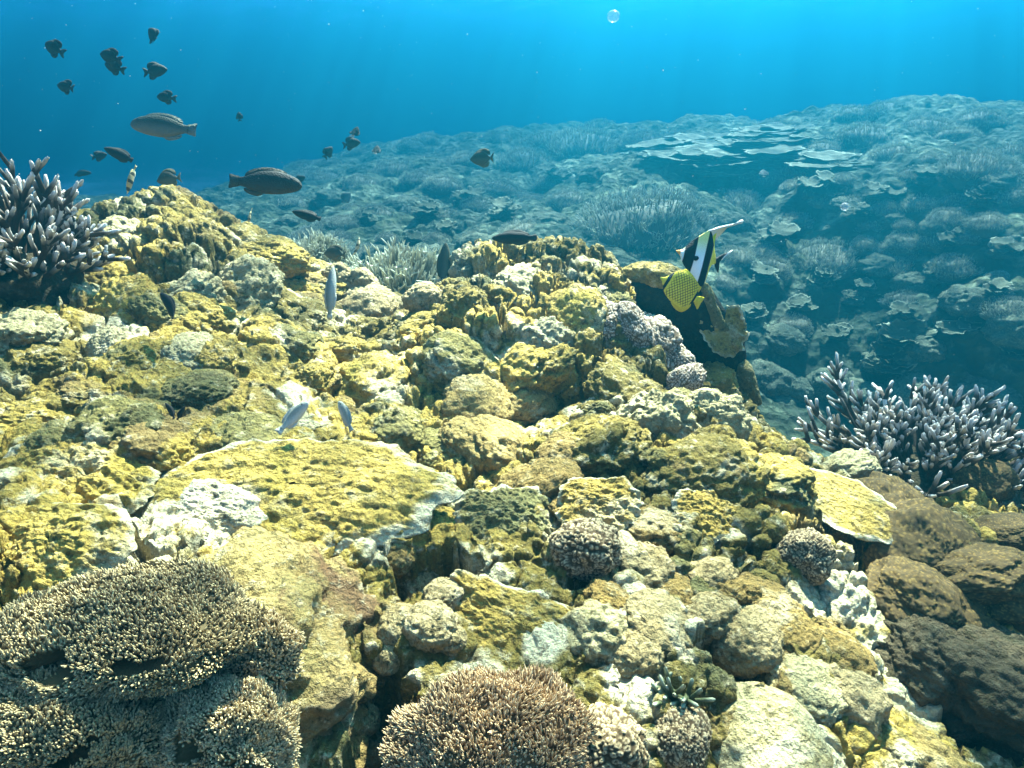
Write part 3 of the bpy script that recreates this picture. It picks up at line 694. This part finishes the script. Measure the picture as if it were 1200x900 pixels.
hplate(230, 600, 150, 41, 'pale cream sheet of coral between the left plates', mat=mat_reef('plate_coral_cream', (.55, .48, .28), (.66, .56, .34), (.45, .38, .18), (.50, .40, .2), .9, 'rim'), tilt=(26, 0, -15), lift=.01, curl=-.1, ruff=.08, lob=.3, thick=.04, nr=44, na=220, bumps=.05, sy=.6)

# ---- finger corals
finger_dome('finger_coral', 580, 878, 290, 200, .86, 12000, 4, M_FING, length=.016, r=.0019, flop=(0, -.1, .2), sy=.75, tiltx=-.1); o = bpy.context.scene.objects['finger_coral']
tag(o, 'broad tan carpet of fine coral fingers at the bottom centre', 'coral')
GG = 'grey finger corals of the bottom left corner'
for i, (x, y, w_, h_, Y, n, hs) in enumerate([(150,735,330,120,.86,14000,[(-.25,-.9,.3,.26),(.45,-.8,.35,.22),(-.65,-.7,.2,.18)]),(60,860,300,190,.74,13000,[(.1,-.8,-.1,.35),(-.35,-.8,.5,.25),(.6,-.7,.3,.25)]),(270,870,200,190,.78,11000,[(-.35,-.8,.5,.3),(.3,-.9,.1,.25)]),(300,770,120,120,.88,4500,None)]):
    o = finger_dome('finger_coral', x, y, w_, h_, Y, n, 20+i, (M_FINGG, M_FINGG, M_FINGC, M_FINGC)[i], length=.011, r=.0019, flop=(.1*i, -.1, .25), sy=.7, holes=hs)
    tag(o, ['long grey finger coral ridge across the top of the bottom left corner', 'thick grey finger coral lobe filling the bottom left corner', 'grey yellow finger coral lobe left of the dark gap at the bottom', 'small grey finger coral tuft above its lobe near the ochre plate'][i], 'coral', GG)
# ---- tuft of green tubes
rng = np.random.default_rng(5); c0, n0 = hit(790, 815); root = empty('tube_tuft', c0); tag(root, 'tuft of curling grey green tubes above the dark upright polyp coral', 'coral')
for i in range(26):
    a = rng.uniform(0, 6.28); d = np.array([math.cos(a)*.7, math.sin(a)*.5-.35, rng.uniform(.2, .9)]); d /= np.linalg.norm(d)
    C, s = branch_lines(rng, np.array([[rng.uniform(-.03, .03), rng.uniform(-.02, .02), 0]]), d[None], np.array([rng.uniform(.03, .065)]), 12, rng.uniform(-.5, .7))
    V, Fq, t = tubes(C, taper(s, np.array([.005]), .75), 10); mk('tube', V, Fq, [M_TUBE], root, {'tip': sstep(t, .6, 1)})

# ================================================================== coral lumps over the near reef
rr = random.Random(12)
TONES = [(C_OL, 'olive'), (C_YE, 'mustard yellow'), (C_GR, 'grey green'), (C_CR, 'cream'), (C_OL, 'olive')]
pts_ = []
def far_enough(x, y, d): return all(math.hypot(x-a, y-b) > d for a, b in pts_)
tries = 0
while len(pts_) < 52 and tries < 6000:
    tries += 1
    x = rr.uniform(5, 1000); y = rr.uniform(235, 640)
    if x < 90 and y < 370: continue
    cy_ = np.interp(x, [0, 60, 130, 220, 290, 400, 500, 540, 680, 740, 840, 900, 1000], [330, 290, 250, 235, 270, 345, 352, 312, 300, 345, 460, 505, 530])
    if y < cy_+4: continue
    if x > 880 and y < 540: continue
    if math.hypot(x-600, y-515) < 80 or (180 < x < 620 and 540 < y) or (x < 250 and y > 520) or (640 < x < 1010 and y > 560): 
        continue
    if math.hypot(x-760, y-385) < 46 or (385 < x < 510 and y < 375): continue
    if not far_enough(x, y, 22+.04*(y-230)): continue
    pts_.append((x, y))
for i, (x, y) in enumerate(pts_):
    m, nm = TONES[(i*3+int(x/160)) % 5]
    style = ('knob', 'knob', 'cauli', 'knob')[i % 4]
    big = rr.random(); w_ = (26+34*big)*(1+(y-250)/520)
    o = lump_mesh('coral_lump', style, 60+i % 9, m, 6)
    word = 'large ' if w_ > 62 else ('small ' if w_ < 42 else '')
    place(o, x, y, w_, rr.uniform(.6, 1.05), rr.uniform(.4, .62), .6, sy=rr.uniform(.7, 1.4))
    tag(o, uniq('%s%s coral lump' % (word, nm), x, y), 'coral', 'knobbly coral lumps on the near reef')

# ================================================================== far reef colonies
GS = 'staghorn thickets on the far slope'
TH = [(752,262,215),(690,172,120),(612,188,84),(545,190,70),(462,200,66),(905,152,72),(962,300,105),(1015,160,90),(1085,150,80),(1150,195,110),(1050,180,70),(870,240,90),
      (608,272,70),(640,165,70),(745,165,70),(1185,180,70),(790,165,60),(420,215,60),(520,215,60),(670,235,70),(1120,160,70),(585,220,60),(90,245,50),(960,175,60),(1000,135,60),(480,170,50),(580,162,50),(860,300,60),(1080,240,60),(1120,310,70),(1000,240,60),(1160,260,60),(930,380,60),(1060,350,60),(560,240,60),(440,250,60),(640,300,60),(1180,360,70),(700,150,60),(1150,140,70),(830,260,50),(500,160,60),(1030,130,60),(420,180,50)]
for i, (x, y, w_) in enumerate(TH):
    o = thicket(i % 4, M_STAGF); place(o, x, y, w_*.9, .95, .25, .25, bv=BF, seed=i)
    word = 'the largest ' if i == 0 else ''
    tag(o, 'largest pale staghorn thicket on the far slope, behind the striped fish' if i == 0 else uniq('far staghorn thicket', x, y), 'coral', GS)
rg = random.Random(4)
k = 0
for _ in range(900):
    x = rg.uniform(330, 1195); y = rg.uniform(150, 330); top = np.interp(x, [330, 560, 740, 860, 960, 1100, 1200], [172, 162, 156, 150, 132, 124, 128])
    if y < top+4 or k >= 75 or (790 < x < 1000 and 150 < y < 176) or (rg.random() < (y-150)/260) or any(math.hypot(x-a, y-b) < .45*w_ for a, b, w_ in TH): continue
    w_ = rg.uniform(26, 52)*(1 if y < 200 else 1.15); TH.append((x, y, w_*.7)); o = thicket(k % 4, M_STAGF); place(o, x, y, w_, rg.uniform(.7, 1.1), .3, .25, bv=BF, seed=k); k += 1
    tag(o, uniq('small far staghorn tuft', x, y), 'coral', 'small staghorn tufts across the far slope')
# stacked table plates
GTb = 'table coral terraces on the far reef crest'
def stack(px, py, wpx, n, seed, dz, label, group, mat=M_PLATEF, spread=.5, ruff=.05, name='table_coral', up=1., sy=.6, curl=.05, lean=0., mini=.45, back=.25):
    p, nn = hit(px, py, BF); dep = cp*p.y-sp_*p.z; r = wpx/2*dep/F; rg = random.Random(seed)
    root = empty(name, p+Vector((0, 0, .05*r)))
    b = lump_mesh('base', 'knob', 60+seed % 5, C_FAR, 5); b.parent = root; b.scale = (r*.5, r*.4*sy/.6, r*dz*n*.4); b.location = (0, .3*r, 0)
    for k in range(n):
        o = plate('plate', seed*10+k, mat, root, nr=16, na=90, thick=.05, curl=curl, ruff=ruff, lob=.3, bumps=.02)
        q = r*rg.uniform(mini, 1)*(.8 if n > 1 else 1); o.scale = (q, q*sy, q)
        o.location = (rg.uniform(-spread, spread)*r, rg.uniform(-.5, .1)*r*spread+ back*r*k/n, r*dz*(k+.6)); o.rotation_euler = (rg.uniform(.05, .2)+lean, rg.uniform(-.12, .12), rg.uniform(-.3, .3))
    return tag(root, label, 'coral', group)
for i, (x, y, w_, n) in enumerate([(845,205,110,5),(900,195,120,6),(950,190,110,5),(860,178,110,5),(920,170,100,5),(985,200,90,4),(820,185,90,4)]):
    stack(x, y, w_*1.1, n+3, 3+i, .035, uniq('layered table coral', x, y), GTb, sy=.6, spread=.9, back=1.3)
GL = 'lettuce plate corals on the far slope'
stack(1040, 432, 84, 9, 77, .10, 'rosette of thin pale lettuce coral plates above the right staghorn coral', GL, spread=.32, ruff=.2, name='lettuce_coral', lean=.35, curl=.3)
for i, (x, y, w_) in enumerate([(1000,355,50),(905,285,56),(965,335,50),(1100,330,60),(1060,372,50),(1015,345,40),(1130,388,60),(1180,300,60),(962,232,60),(1035,232,60),(1090,215,50),(500,258,50),(482,285,44),(545,240,50),
      (590,255,50),(1170,345,56),(1120,285,50),(1010,260,50),(940,362,46),(885,372,46),(1150,240,50),(1060,290,50),(520,275,40),(430,262,40),(985,395,50),(900,330,50),(650,215,50),(1190,420,50)]):
    stack(x, y, w_*.85, 3+i % 3, 80+i, .16, uniq('far lettuce coral', x, y), GL, spread=.5, ruff=.18, name='lettuce_coral', lean=.2, curl=.15, sy=.8)
GF = 'boulder corals on the far slope'
for i, (x, y, w_) in enumerate([(1045,258,24),(1022,262,20),(975,448,40),(930,452,36),(1010,470,60),(1075,462,60),(900,440,40),(1150,465,60),(445,300,36),(400,292,34),(500,300,40),(560,285,40),(640,262,44),(860,262,40),(1130,350,40),(1070,330,36),
      (1165,215,40),(1100,265,34),(1190,380,50),(920,395,40),(1030,310,36),(470,240,36),(390,235,36),(340,262,30),(700,205,34),(830,285,34),(930,265,30),(985,240,26),(1085,405,34)]):
    o = lump_mesh('boulder_coral', ('knob', 'cauli')[i % 2], 60+i % 9, C_FAR, 5); place(o, x, y, w_, .8, .2, .3, bv=BF, seed=i); tag(o, uniq('far boulder coral', x, y), 'coral', GF)

# ================================================================== fish
def mat_fish(name, back, belly, stripes=None, rough=.65):
    t = NT(name); sx = t.n.new('ShaderNodeSeparateXYZ'); t.l.new(t.tc.outputs['Object'], sx.inputs[0])
    c = t.mix(t.ramp(sx.outputs[2], -.10, .08), belly, back)
    c = t.mix(t.math('MULTIPLY', t.noise(14, 4, .6), .35), c, (.02, .02, .02))
    if stripes: c = stripes(t, sx, c)
    return t.out(c, rough, t.bump(t.voro(45), .3, .01), .08)
def loft(name, st, q, mat, parent=None, m=20, nx=40):
    """st: rows (x, top z, bottom z, half width), snout first"""
    st = np.array(st, float); u = np.linspace(0, 1, len(st)); uu = np.linspace(0, 1, nx)
    def cr(v):
        L = len(v); t = uu*(L-1); i = np.clip(np.floor(t).astype(int), 0, L-2); f = t-i
        a, b, c, d = v[np.clip(i-1, 0, L-1)], v[i], v[i+1], v[np.clip(i+2, 0, L-1)]
        return .5*(2*b+(c-a)*f+(2*a-5*b+4*c-d)*f*f+(3*b-a-3*c+d)*f**3)
    X, T_, B_, W_ = [cr(st[:, k]) for k in range(4)]
    a = np.arange(m)*2*math.pi/m; s = np.sin(a)
    zc, zh = (T_+B_)/2, (T_-B_)/2
    y = np.sign(np.cos(a))*np.abs(np.cos(a))**(2*q)
    V = np.stack([np.broadcast_to(X[:, None], (nx, m)), W_[:, None]*y[None], zc[:, None]+zh[:, None]*s[None]], -1).reshape(-1, 3)
    f = [gridfaces(nx, m, True), np.arange(m)[None, ::-1], (np.arange(m)+(nx-1)*m)[None]]
    return mk(name, V, f, [mat], parent)
def fin(name, poly, mat, parent, th=.006, y=0., splay=0.):
    poly = np.array(poly, float); n0 = len(poly); tt = np.arange(n0*3)/3.0; i_ = np.floor(tt).astype(int); f = (tt-i_)[:, None]
    a_, b_, c_, d_ = poly[(i_-1) % n0], poly[i_], poly[(i_+1) % n0], poly[(i_+2) % n0]
    poly = .5*(2*b_+(c_-a_)*f+(2*a_-5*b_+4*c_-d_)*f*f+(3*b_-a_-3*c_+d_)*f**3)
    c = poly.mean(0); L = len(poly)
    ang = rad(splay)
    def to3(p, d): 
        return [p[0], y + d, p[1]]
    V = [to3(c, th)]+[to3(p, th*.35) for p in poly]+[to3(c, -th)]+[to3(p, -th*.35) for p in poly]
    V = np.array(V); 
    if splay:
        b = poly[0]; dx = b[0]-V[:, 0]; V[:, 1] += dx*math.tan(ang)
    T = []; Qd = []
    for i in range(L):
        j = (i+1) % L; T += [(0, 1+i, 1+j), (L+1, L+2+j, L+2+i)]; Qd.append((1+i, L+2+i, L+2+j, 1+j))
    return mk(name, V, [np.array(T), np.array(Qd)], [mat], parent, smooth=False)
m_eye = NT('fish_eye').out((.01, .01, .01), .1, None, .6)
m_fin = {}
def eyes(parent, x, z, w_, r):
    p, T = ico(2)
    for s_ in (-1, 1): mk('eye', p*r*np.array([1, .5, 1])+np.array([x, s_*w_, z]), T, [m_eye], parent)
def base_fish(kind_, mats):
    mb, mf = mats
    if kind_ == 'damsel':
        b = loft('damselfish', [(.5,.0,-.01,.01),(.44,.10,-.08,.05),(.30,.22,-.18,.085),(.1,.29,-.26,.10),(-.1,.26,-.24,.085),(-.25,.13,-.12,.05),(-.32,.07,-.06,.03)], .5, mb)
        fin('dorsal_fin', [(.22,.22),(.12,.34),(-.05,.40),(-.25,.36),(-.32,.22),(-.26,.11),(-.1,.22)], mf, b); fin('anal_fin', [(.05,-.22),(-.1,-.36),(-.26,-.33),(-.30,-.18),(-.24,-.10),(-.1,-.2)], mf, b)
        fin('tail_fin', [(-.30,.06),(-.42,.18),(-.52,.20),(-.46,0),(-.52,-.18),(-.42,-.16),(-.30,-.05)], mf, b)
        for s_ in (-1, 1): fin('pectoral_fin', [(.2,.0),(.08,.07),(-.02,.02),(.02,-.08),(.12,-.08)], mf, b, .004, s_*.095, -s_*25)
        eyes(b, .36, .06, .055, .035)
    elif kind_ == 'surgeon':
        b = loft('surgeonfish', [(.5,-.02,-.06,.01),(.44,.06,-.13,.04),(.30,.24,-.22,.07),(.08,.33,-.30,.085),(-.12,.28,-.26,.07),(-.27,.12,-.12,.04),(-.36,.04,-.045,.02)], .55, mb)
        fin('dorsal_fin', [(.28,.22),(.15,.37),(-.1,.43),(-.30,.33),(-.31,.14),(-.15,.24)], mf, b); fin('anal_fin', [(.1,-.28),(-.08,-.38),(-.28,-.32),(-.31,-.12),(-.15,-.2)], mf, b)
        fin('tail_fin', [(-.34,.04),(-.46,.20),(-.50,.22),(-.45,0),(-.50,-.22),(-.46,-.18),(-.34,-.04)], mf, b)
        for s_ in (-1, 1): fin('pectoral_fin', [(.2,-.02),(.06,.05),(.0,-.03),(.08,-.10)], mf, b, .004, s_*.08, -s_*20)
        eyes(b, .34, .08, .05, .028)
    elif kind_ == 'parrot':
        b = loft('parrotfish', [(.5,.0,-.03,.012),(.46,.06,-.075,.04),(.36,.115,-.115,.07),(.18,.16,-.15,.085),(-.02,.165,-.155,.08),(-.2,.12,-.12,.06),(-.33,.07,-.07,.035),(-.40,.065,-.06,.022)], .5, mb)
        fin('dorsal_fin', [(.28,.13),(.2,.19),(.0,.215),(-.2,.18),(-.30,.12),(-.28,.06),(0,.12)], mf, b); fin('anal_fin', [(-.02,-.145),(-.12,-.195),(-.28,-.15),(-.31,-.09),(-.15,-.12)], mf, b)
        fin('tail_fin', [(-.38,.06),(-.46,.085),(-.54,.10),(-.53,0),(-.54,-.095),(-.46,-.08),(-.38,-.055)], mf, b)
        for s_ in (-1, 1): fin('pectoral_fin', [(.24,-.01),(.12,.04),(.08,-.03),(.13,-.07)], mf, b, .004, s_*.085, -s_*22)
        eyes(b, .37, .055, .06, .018)
    elif kind_ == 'wrasse':
        b = loft('wrasse', [(.5,.0,-.01,.01),(.44,.05,-.055,.04),(.28,.115,-.11,.07),(.05,.15,-.14,.08),(-.18,.125,-.115,.06),(-.34,.07,-.065,.03),(-.42,.055,-.05,.02)], .5, mb)
        fin('dorsal_fin', [(.26,.10),(.15,.165),(-.1,.185),(-.32,.12),(-.32,.05),(0,.11)], mf, b); fin('anal_fin', [(0,-.13),(-.12,-.17),(-.32,-.11),(-.32,-.07),(-.15,-.11)], mf, b)
        fin('tail_fin', [(-.40,.05),(-.50,.075),(-.53,0),(-.50,-.075),(-.40,-.05)], mf, b)
        for s_ in (-1, 1): fin('pectoral_fin', [(.22,-.01),(.1,.04),(.06,-.03),(.12,-.06)], mf, b, .004, s_*.08, -s_*25)
        eyes(b, .37, .03, .055, .016)
    elif kind_ == 'butterfly':
        b = loft('butterflyfish', [(.52,-.03,-.06,.008),(.46,.0,-.09,.02),(.40,.07,-.15,.045),(.28,.27,-.27,.07),(.08,.40,-.36,.085),(-.14,.40,-.37,.07),(-.30,.26,-.27,.045),(-.38,.09,-.10,.02),(-.42,.06,-.07,.015)], .7, mb)
        fin('dorsal_fin', [(.22,.28),(.12,.44),(-.1,.47),(-.30,.40),(-.38,.22),(-.32,.15),(0,.36)], mf, b); fin('anal_fin', [(.05,-.33),(-.08,-.44),(-.28,-.42),(-.38,-.24),(-.32,-.14)], mf, b)
        fin('tail_fin', [(-.40,.06),(-.50,.13),(-.57,.14),(-.56,-.01),(-.57,-.15),(-.50,-.13),(-.40,-.07)], mf, b)
        for s_ in (-1, 1): fin('pectoral_fin', [(.16,-.06),(.02,.02),(-.03,-.08),(.06,-.14)], mf, b, .004, s_*.085, -s_*20)
        eyes(b, .36, .03, .045, .032)
    return b
CR_, CU_, CF_ = Vector((1, 0, 0)), Vector((0, sp_, cp)), Vector((0, cp, -sp_))
def orient(o, px, py, lenpx, Y, th, psi=0., dors=None, flip=False):
    t, s_ = rad(th), rad(psi); h = (CR_*math.cos(t)+CU_*math.sin(t))*math.cos(s_)+CF_*math.sin(s_)
    if dors is None: d = CU_ if abs(math.sin(t)) < .9 else CR_
    elif dors != 'cam': d = CR_*math.cos(rad(dors))+CU_*math.sin(rad(dors))
    if dors == 'cam': d = -CF_*.93+CR_*.36
    d = (d-h*d.dot(h)).normalized(); y = d.cross(h)
    M = Matrix((h, y, d)).transposed(); o.rotation_euler = M.to_euler()
    p = Vector(P(px, py, Y)); dep = cp*p.y-sp_*p.z; L = lenpx*dep/F/max(.35, math.cos(s_)); o.scale = (L, L, L); o.location = p
def copy_fish(src):
    c = src.copy(); COL.objects.link(c)
    for ch in src.children: k = ch.copy(); COL.objects.link(k); k.parent = c
    return c
DK = (mat_fish('dark_damsel_skin', (.014, .014, .010), (.03, .03, .02)), mat_fish('dark_damsel_fin', (.025, .025, .02), (.04, .04, .03)))
BR_ = (mat_fish('brown_surgeon_skin', (.04, .034, .014), (.08, .065, .025)), mat_fish('brown_surgeon_fin', (.06, .05, .02), (.12, .10, .03)))
PR = (mat_fish('grey_parrotfish_skin', (.04, .045, .03), (.18, .16, .11)), mat_fish('grey_parrotfish_fin', (.10, .11, .08), (.2, .2, .15)))
PD = (mat_fish('dark_parrotfish_skin', (.022, .02, .014), (.06, .04, .022)), mat_fish('dark_parrotfish_fin', (.05, .045, .03), (.07, .055, .03)))
PL = (mat_fish('pale_fish_skin', (.34, .33, .24), (.62, .60, .48)), mat_fish('pale_fish_fin', (.45, .43, .33), (.6, .58, .45)))
def banded(t, sx, c):
    wv = t.math('SINE', t.math('MULTIPLY', sx.outputs[0], 22)); return t.mix(t.ramp(wv, .2, .4), c, (.05, .045, .03))
BA = (mat_fish('pale_banded_skin', (.50, .42, .22), (.62, .56, .38), banded), mat_fish('pale_banded_fin', (.45, .38, .15), (.5, .45, .3)))
protos = {}
def bend(o, a):
    for q in [o]+list(o.children):
        n = len(q.data.vertices); v = np.empty(n*3, np.float32); q.data.vertices.foreach_get('co', v); v = v.reshape(-1, 3)
        v[:, 1] += a*(np.clip(.15-v[:, 0], 0, 1))**2; q.data.vertices.foreach_set('co', v.ravel()); q.data.update()
def fish(kd, mats, px, py, lp, Y, th, label, psi=0., dors=None, group=None, cat='fish'):
    k = (kd, mats[0].name)
    k = k+(len(label) % 3,)
    if k in protos: o = copy_fish(protos[k])
    else: o = base_fish(kd, mats); bend(o, (-.45, .1, .5)[k[2]])
    protos.setdefault(k, o); orient(o, px, py, lp, Y, th, psi, dors); tag(o, label, cat, group); return o
GD_ = 'dark damselfish in midwater'
for (x, y, l, Y, th, ps, lb) in [(62,56,24,4.2,150,14,'dark blurred damselfish farthest left at the top'),(128,66,24,4.2,160,12,'upper of the two touching dark damselfish at the top left'),(133,78,22,4.3,160,8,'lower of the two touching dark damselfish at the top left'),
   (180,42,22,4.4,125,12,'topmost dark damselfish near the top left'),(182,83,25,4.3,10,6,'dark damselfish straight below the topmost one'),(77,102,21,4.5,165,8,'dark damselfish alone under the farthest left one'),(194,114,20,4.8,175,6,'small dark damselfish lowest of the midwater school'),
   (280,136,10,6.5,100,12,'tiny dark damselfish alone in open water right of the school'),(117,183,15,5.5,20,8,'small hazy damselfish left of the dark wrasse'),(412,168,19,5.5,10,8,'dark round damselfish in the centre of the small trio'),(416,155,14,5.8,70,12,'small dark damselfish at the top of the trio'),
   (385,178,14,6.5,60,12,'hazy damselfish left of the small trio'),(441,176,12,6.2,80,14,'narrow damselfish right of the small trio'),(352,210,12,7,30,8,'faint damselfish beside the nose of the dark parrotfish')]:
    fish('damsel', DK, x, y, l*1.1, Y*.72, th, lb, psi=ps, group=GD_)
fish('parrot', PR, 191, 149, 76, 2.7, 173, 'grey parrotfish with a pale belly swimming left above the left reef')
fish('parrot', PD, 312, 214, 84, 2.6, -4, 'large dark parrotfish swimming right over the left reef')
fish('wrasse', DK, 141, 182, 42, 2.8, 155, 'dark wrasse tilted head up between the parrotfish and the pale banded fish')
fish('wrasse', DK, 360, 253, 37, 2.7, 163, 'small black wrasse below the dark parrotfish')
fish('wrasse', DK, 602, 279, 52, 2.5, 180, 'dark wrasse hovering just above the middle summit')
fish('wrasse', DK, 96, 203, 23, 5.0, 3, 'small hazy wrasse above the left staghorn coral')
fish('wrasse', DK, 200, 358, 46, 1.95, 135, 'dark wrasse resting against the left reef slope', psi=20)
fish('wrasse', DK, 200, 481, 22, 1.4, 125, 'small black fish in the shade of the left slope')
fish('wrasse', DK, 212, 484, 18, 1.4, 60, 'second small black fish beside the first on the left slope')
fish('surgeon', BR_, 197, 209, 27, 3.3, 190, 'brown surgeonfish poised over the left summit')
fish('surgeon', BR_, 392, 297, 25, 3.5, 175, 'dark brown surgeonfish above the saddle')
fish('surgeon', BR_, 565, 186, 28, 3.4, 178, 'dark disc shaped surgeonfish alone in front of the far reef')
fish('butterfly', BA, 153, 211, 32, 3.3, -105, 'pale banded butterflyfish seen edge on, head down', dors='cam')
fish('butterfly', BA, 292, 256, 22, 3.6, -100, 'small pale butterflyfish edge on beside the left summit', dors='cam')
fish('butterfly', BA, 419, 290, 25, 3.5, 80, 'thin banded butterflyfish head up above the saddle', dors='cam')
fish('wrasse', (mat_fish('dusky_fish_skin', (.05, .055, .035), (.14, .13, .07)), BR_[1]), 521, 309, 50, 2.95, 87, 'dusky upright fish standing on its tail at the left of the middle summit', dors=180)
fish('wrasse', (mat_fish('slim_grey_skin', (.20, .21, .16), (.45, .45, .36)), PL[1]), 388, 342, 62, 2.6, 88, 'slim grey upright fish in front of the bumpy grey pink corals', dors=180, psi=10).scale[2] *= .65
p_, _ = hit(345, 487); fish('parrot', PL, 345, 488, 46, p_.y-.24, 48, 'left one of two pale ghostly fish low over the reef')
p_, _ = hit(406, 487); fish('parrot', PL, 405, 487, 38, p_.y-.2, 118, 'right one of two pale ghostly fish low over the reef', psi=15)
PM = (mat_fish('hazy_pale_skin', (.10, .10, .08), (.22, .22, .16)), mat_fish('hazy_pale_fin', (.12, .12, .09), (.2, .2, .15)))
fish('butterfly', PM, 895, 203, 11, 7.5, 80, 'tiny pale fish by the far table coral terraces', psi=30)
fish('butterfly', PM, 406, 231, 14, 7.5, 50, 'tiny pale fish under the small damselfish trio')

# ---- lattice butterflyfish
def lattice(t, sx, c):
    a = t.math('ABSOLUTE', t.math('SINE', t.math('MULTIPLY', t.math('ADD', sx.outputs[0], t.math('MULTIPLY', sx.outputs[2], .75)), 48)))
    b = t.math('ABSOLUTE', t.math('SINE', t.math('MULTIPLY', t.math('SUBTRACT', sx.outputs[0], t.math('MULTIPLY', sx.outputs[2], .75)), 44)))
    l = t.math('SUBTRACT', 1.0, t.ramp(t.math('MINIMUM', a, b), .12, .5))
    msk = t.math('MULTIPLY', t.ramp(sx.outputs[0], .30, .24), t.ramp(t.math('ABSOLUTE', sx.outputs[2], 0), .36, .27))
    msk = t.math('MULTIPLY', msk, t.ramp(sx.outputs[0], -.36, -.26))
    c = t.mix(t.math('MULTIPLY', l, msk), c, (.03, .035, .01))
    e = t.math('SUBTRACT', 1.0, t.ramp(t.math('ABSOLUTE', t.math('SUBTRACT', sx.outputs[0], .35), 0), .028, .04))
    e2 = t.math('SUBTRACT', 1.0, t.ramp(t.math('ABSOLUTE', t.math('ADD', sx.outputs[0], .36), 0), .02, .035))
    return t.mix(t.math('MAXIMUM', e, e2), c, (.01, .01, .01))
mY = mat_fish('lattice_yellow_skin', (.80, .62, .03), (.85, .68, .05), lattice); mYf = mat_fish('yellow_fin', (.80, .60, .02), (.8, .6, .03))
fish('butterfly', (mY, mYf), 799, 338, 54, 2.42, 148, 'bright yellow butterflyfish with dark crosshatched flanks and a black eye band', dors=62)

# ---- moorish idol: outline read in a local frame, head to the left
def zx(x, y): return (-(x-290)/190.0, -(y-230)/190.0)
def idolcol(t, sx, c):
    X_ = t.math('ADD', t.math('MULTIPLY', sx.outputs[0], -190), 290.0)          # back to drawing units
    Zz = t.math('MULTIPLY', sx.outputs[2], -190)
    s_ = t.math('ADD', X_, t.math('MULTIPLY', Zz, .25))
    c = t.mix(t.ramp(sx.outputs[2], -.1, .5), (.80, .80, .72), (.78, .70, .20))
    c = t.mix(t.ramp(s_, 346, 352), c, (.80, .60, .05))
    b1 = t.math('MULTIPLY', t.ramp(s_, 224, 228), t.ramp(s_, 276, 272)); b2 = t.math('MULTIPLY', t.ramp(s_, 315, 319), t.ramp(s_, 352, 347))
    c = t.mix(t.math('MAXIMUM', b1, b2), c, (.008, .008, .010))
    return t.mix(t.ramp(s_, 212, 207), c, (.75, .35, .06))
mI = mat_fish('banded_idol_skin', (1, 1, 1), (1, 1, 1), idolcol)
xs = [196, 204, 214, 226, 240, 262, 285, 305, 325, 342, 354, 362, 370]
tp = np.interp(xs, [196,212,226,240,265,300,340,352,360,366,372], [200,198,194,182,158,136,112,112,150,205,238])
bt = np.interp(xs, [196,205,218,222,240,262,280,296,310,325,335,350,362,370], [204,213,230,252,280,300,322,352,364,335,300,266,262,260])
wd = [.008,.02,.035,.05,.07,.085,.085,.075,.06,.045,.03,.02,.015]
st = [(zx(x, 0)[0], zx(0, a)[1], zx(0, b)[1], w_) for x, a, b, w_ in zip(xs, tp, bt, wd)]
idol = loft('moorish_idol', st, 1.1, mI, m=28, nx=64)
mW = mat_fish('white_filament', (.82, .80, .66), (.85, .83, .72)); mBk = mat_fish('black_tail', (.01, .01, .012), (.01, .01, .012))
fin('dorsal_filament', [zx(*p) for p in [(335,116),(352,108),(380,97),(420,88),(455,81),(480,76),(487,70),(482,65),(490,66),(492,74),(484,82),(455,89),(420,98),(392,108),(374,124),(364,145),(358,170),(352,150)]], mW, idol, .006)
fin('dorsal_filament', [zx(*p) for p in [(374,124),(366,140),(362,170),(366,205),(368,240),(360,245),(354,180),(356,140)]], mYf, idol, .007, y=.001)
fin('tail_fin', [zx(*p) for p in [(364,238),(380,228),(400,218),(425,208),(412,222),(396,240),(386,258),(382,300),(372,285),(364,262)]], mBk, idol, .006)
fin('tail_margin', [zx(*p) for p in [(425,208),(445,198),(434,212),(412,226),(398,244),(396,240),(412,222)]], mW, idol, .004, y=.001)
for s_ in (-1, 1): fin('pectoral_fin', [zx(*p) for p in [(262,235),(280,228),(290,240),(276,250)]], mBk, idol, .004, s_*.09, s_*15)
eyes(idol, zx(232, 0)[0], zx(0, 216)[1], .055, .02)
px_, py_ = 740+290/3.75, 240+230/3.75
orient(idol, px_, py_, 190/3.75, 2.2, 180); tag(idol, 'black, white and yellow banded moorish idol with a long trailing dorsal filament', 'fish')

# ---- specks and bubbles drifting in the water
t = NT('air_bubble'); t.b.inputs['Base Color'].default_value = (.9, .9, .85, 1); t.b.inputs['Roughness'].default_value = .1; t.b.inputs['Alpha'].default_value = .14; M_BUB = t.m
p, T = ico(3)
for (x, y, w_, Y, lb) in [(719, 19, 13, 1.2, 'pale round bubble high in the open water'), (990, 242, 9, 1.6, 'small white bubble before the far slope')]:
    o = mk('bubble', p, T, [M_BUB]); q = Vector(P(x, y, Y)); o.location = q; r = w_/2*q.length/F; o.scale = (r, r, r*.9); tag(o, lb, 'bubble')
rng = np.random.default_rng(3); n = 1500; p, T = ico(1)
c = np.stack([rng.uniform(-2.2, 2.2, n), rng.uniform(.9, 4.2, n), rng.uniform(-.4, .9, n)], -1); r = rng.uniform(.0004, .0010, n)
el_ = rng.uniform(.6, 2.2, (n, 1, 1))*np.array([1, 0, 0])+1
V = (c[:, None]+p[None]*r[:, None, None]*(1+np.array([0, 0, 0]))).reshape(-1, 3); Fq = (T[None]+(np.arange(n)*len(p))[:, None, None]).reshape(-1, 3)
t = NT('drifting_specks'); t.b.inputs['Base Color'].default_value = (.40, .42, .36, 1)
kind(mk('drifting_particles', V, Fq, [t.m]), 'stuff')
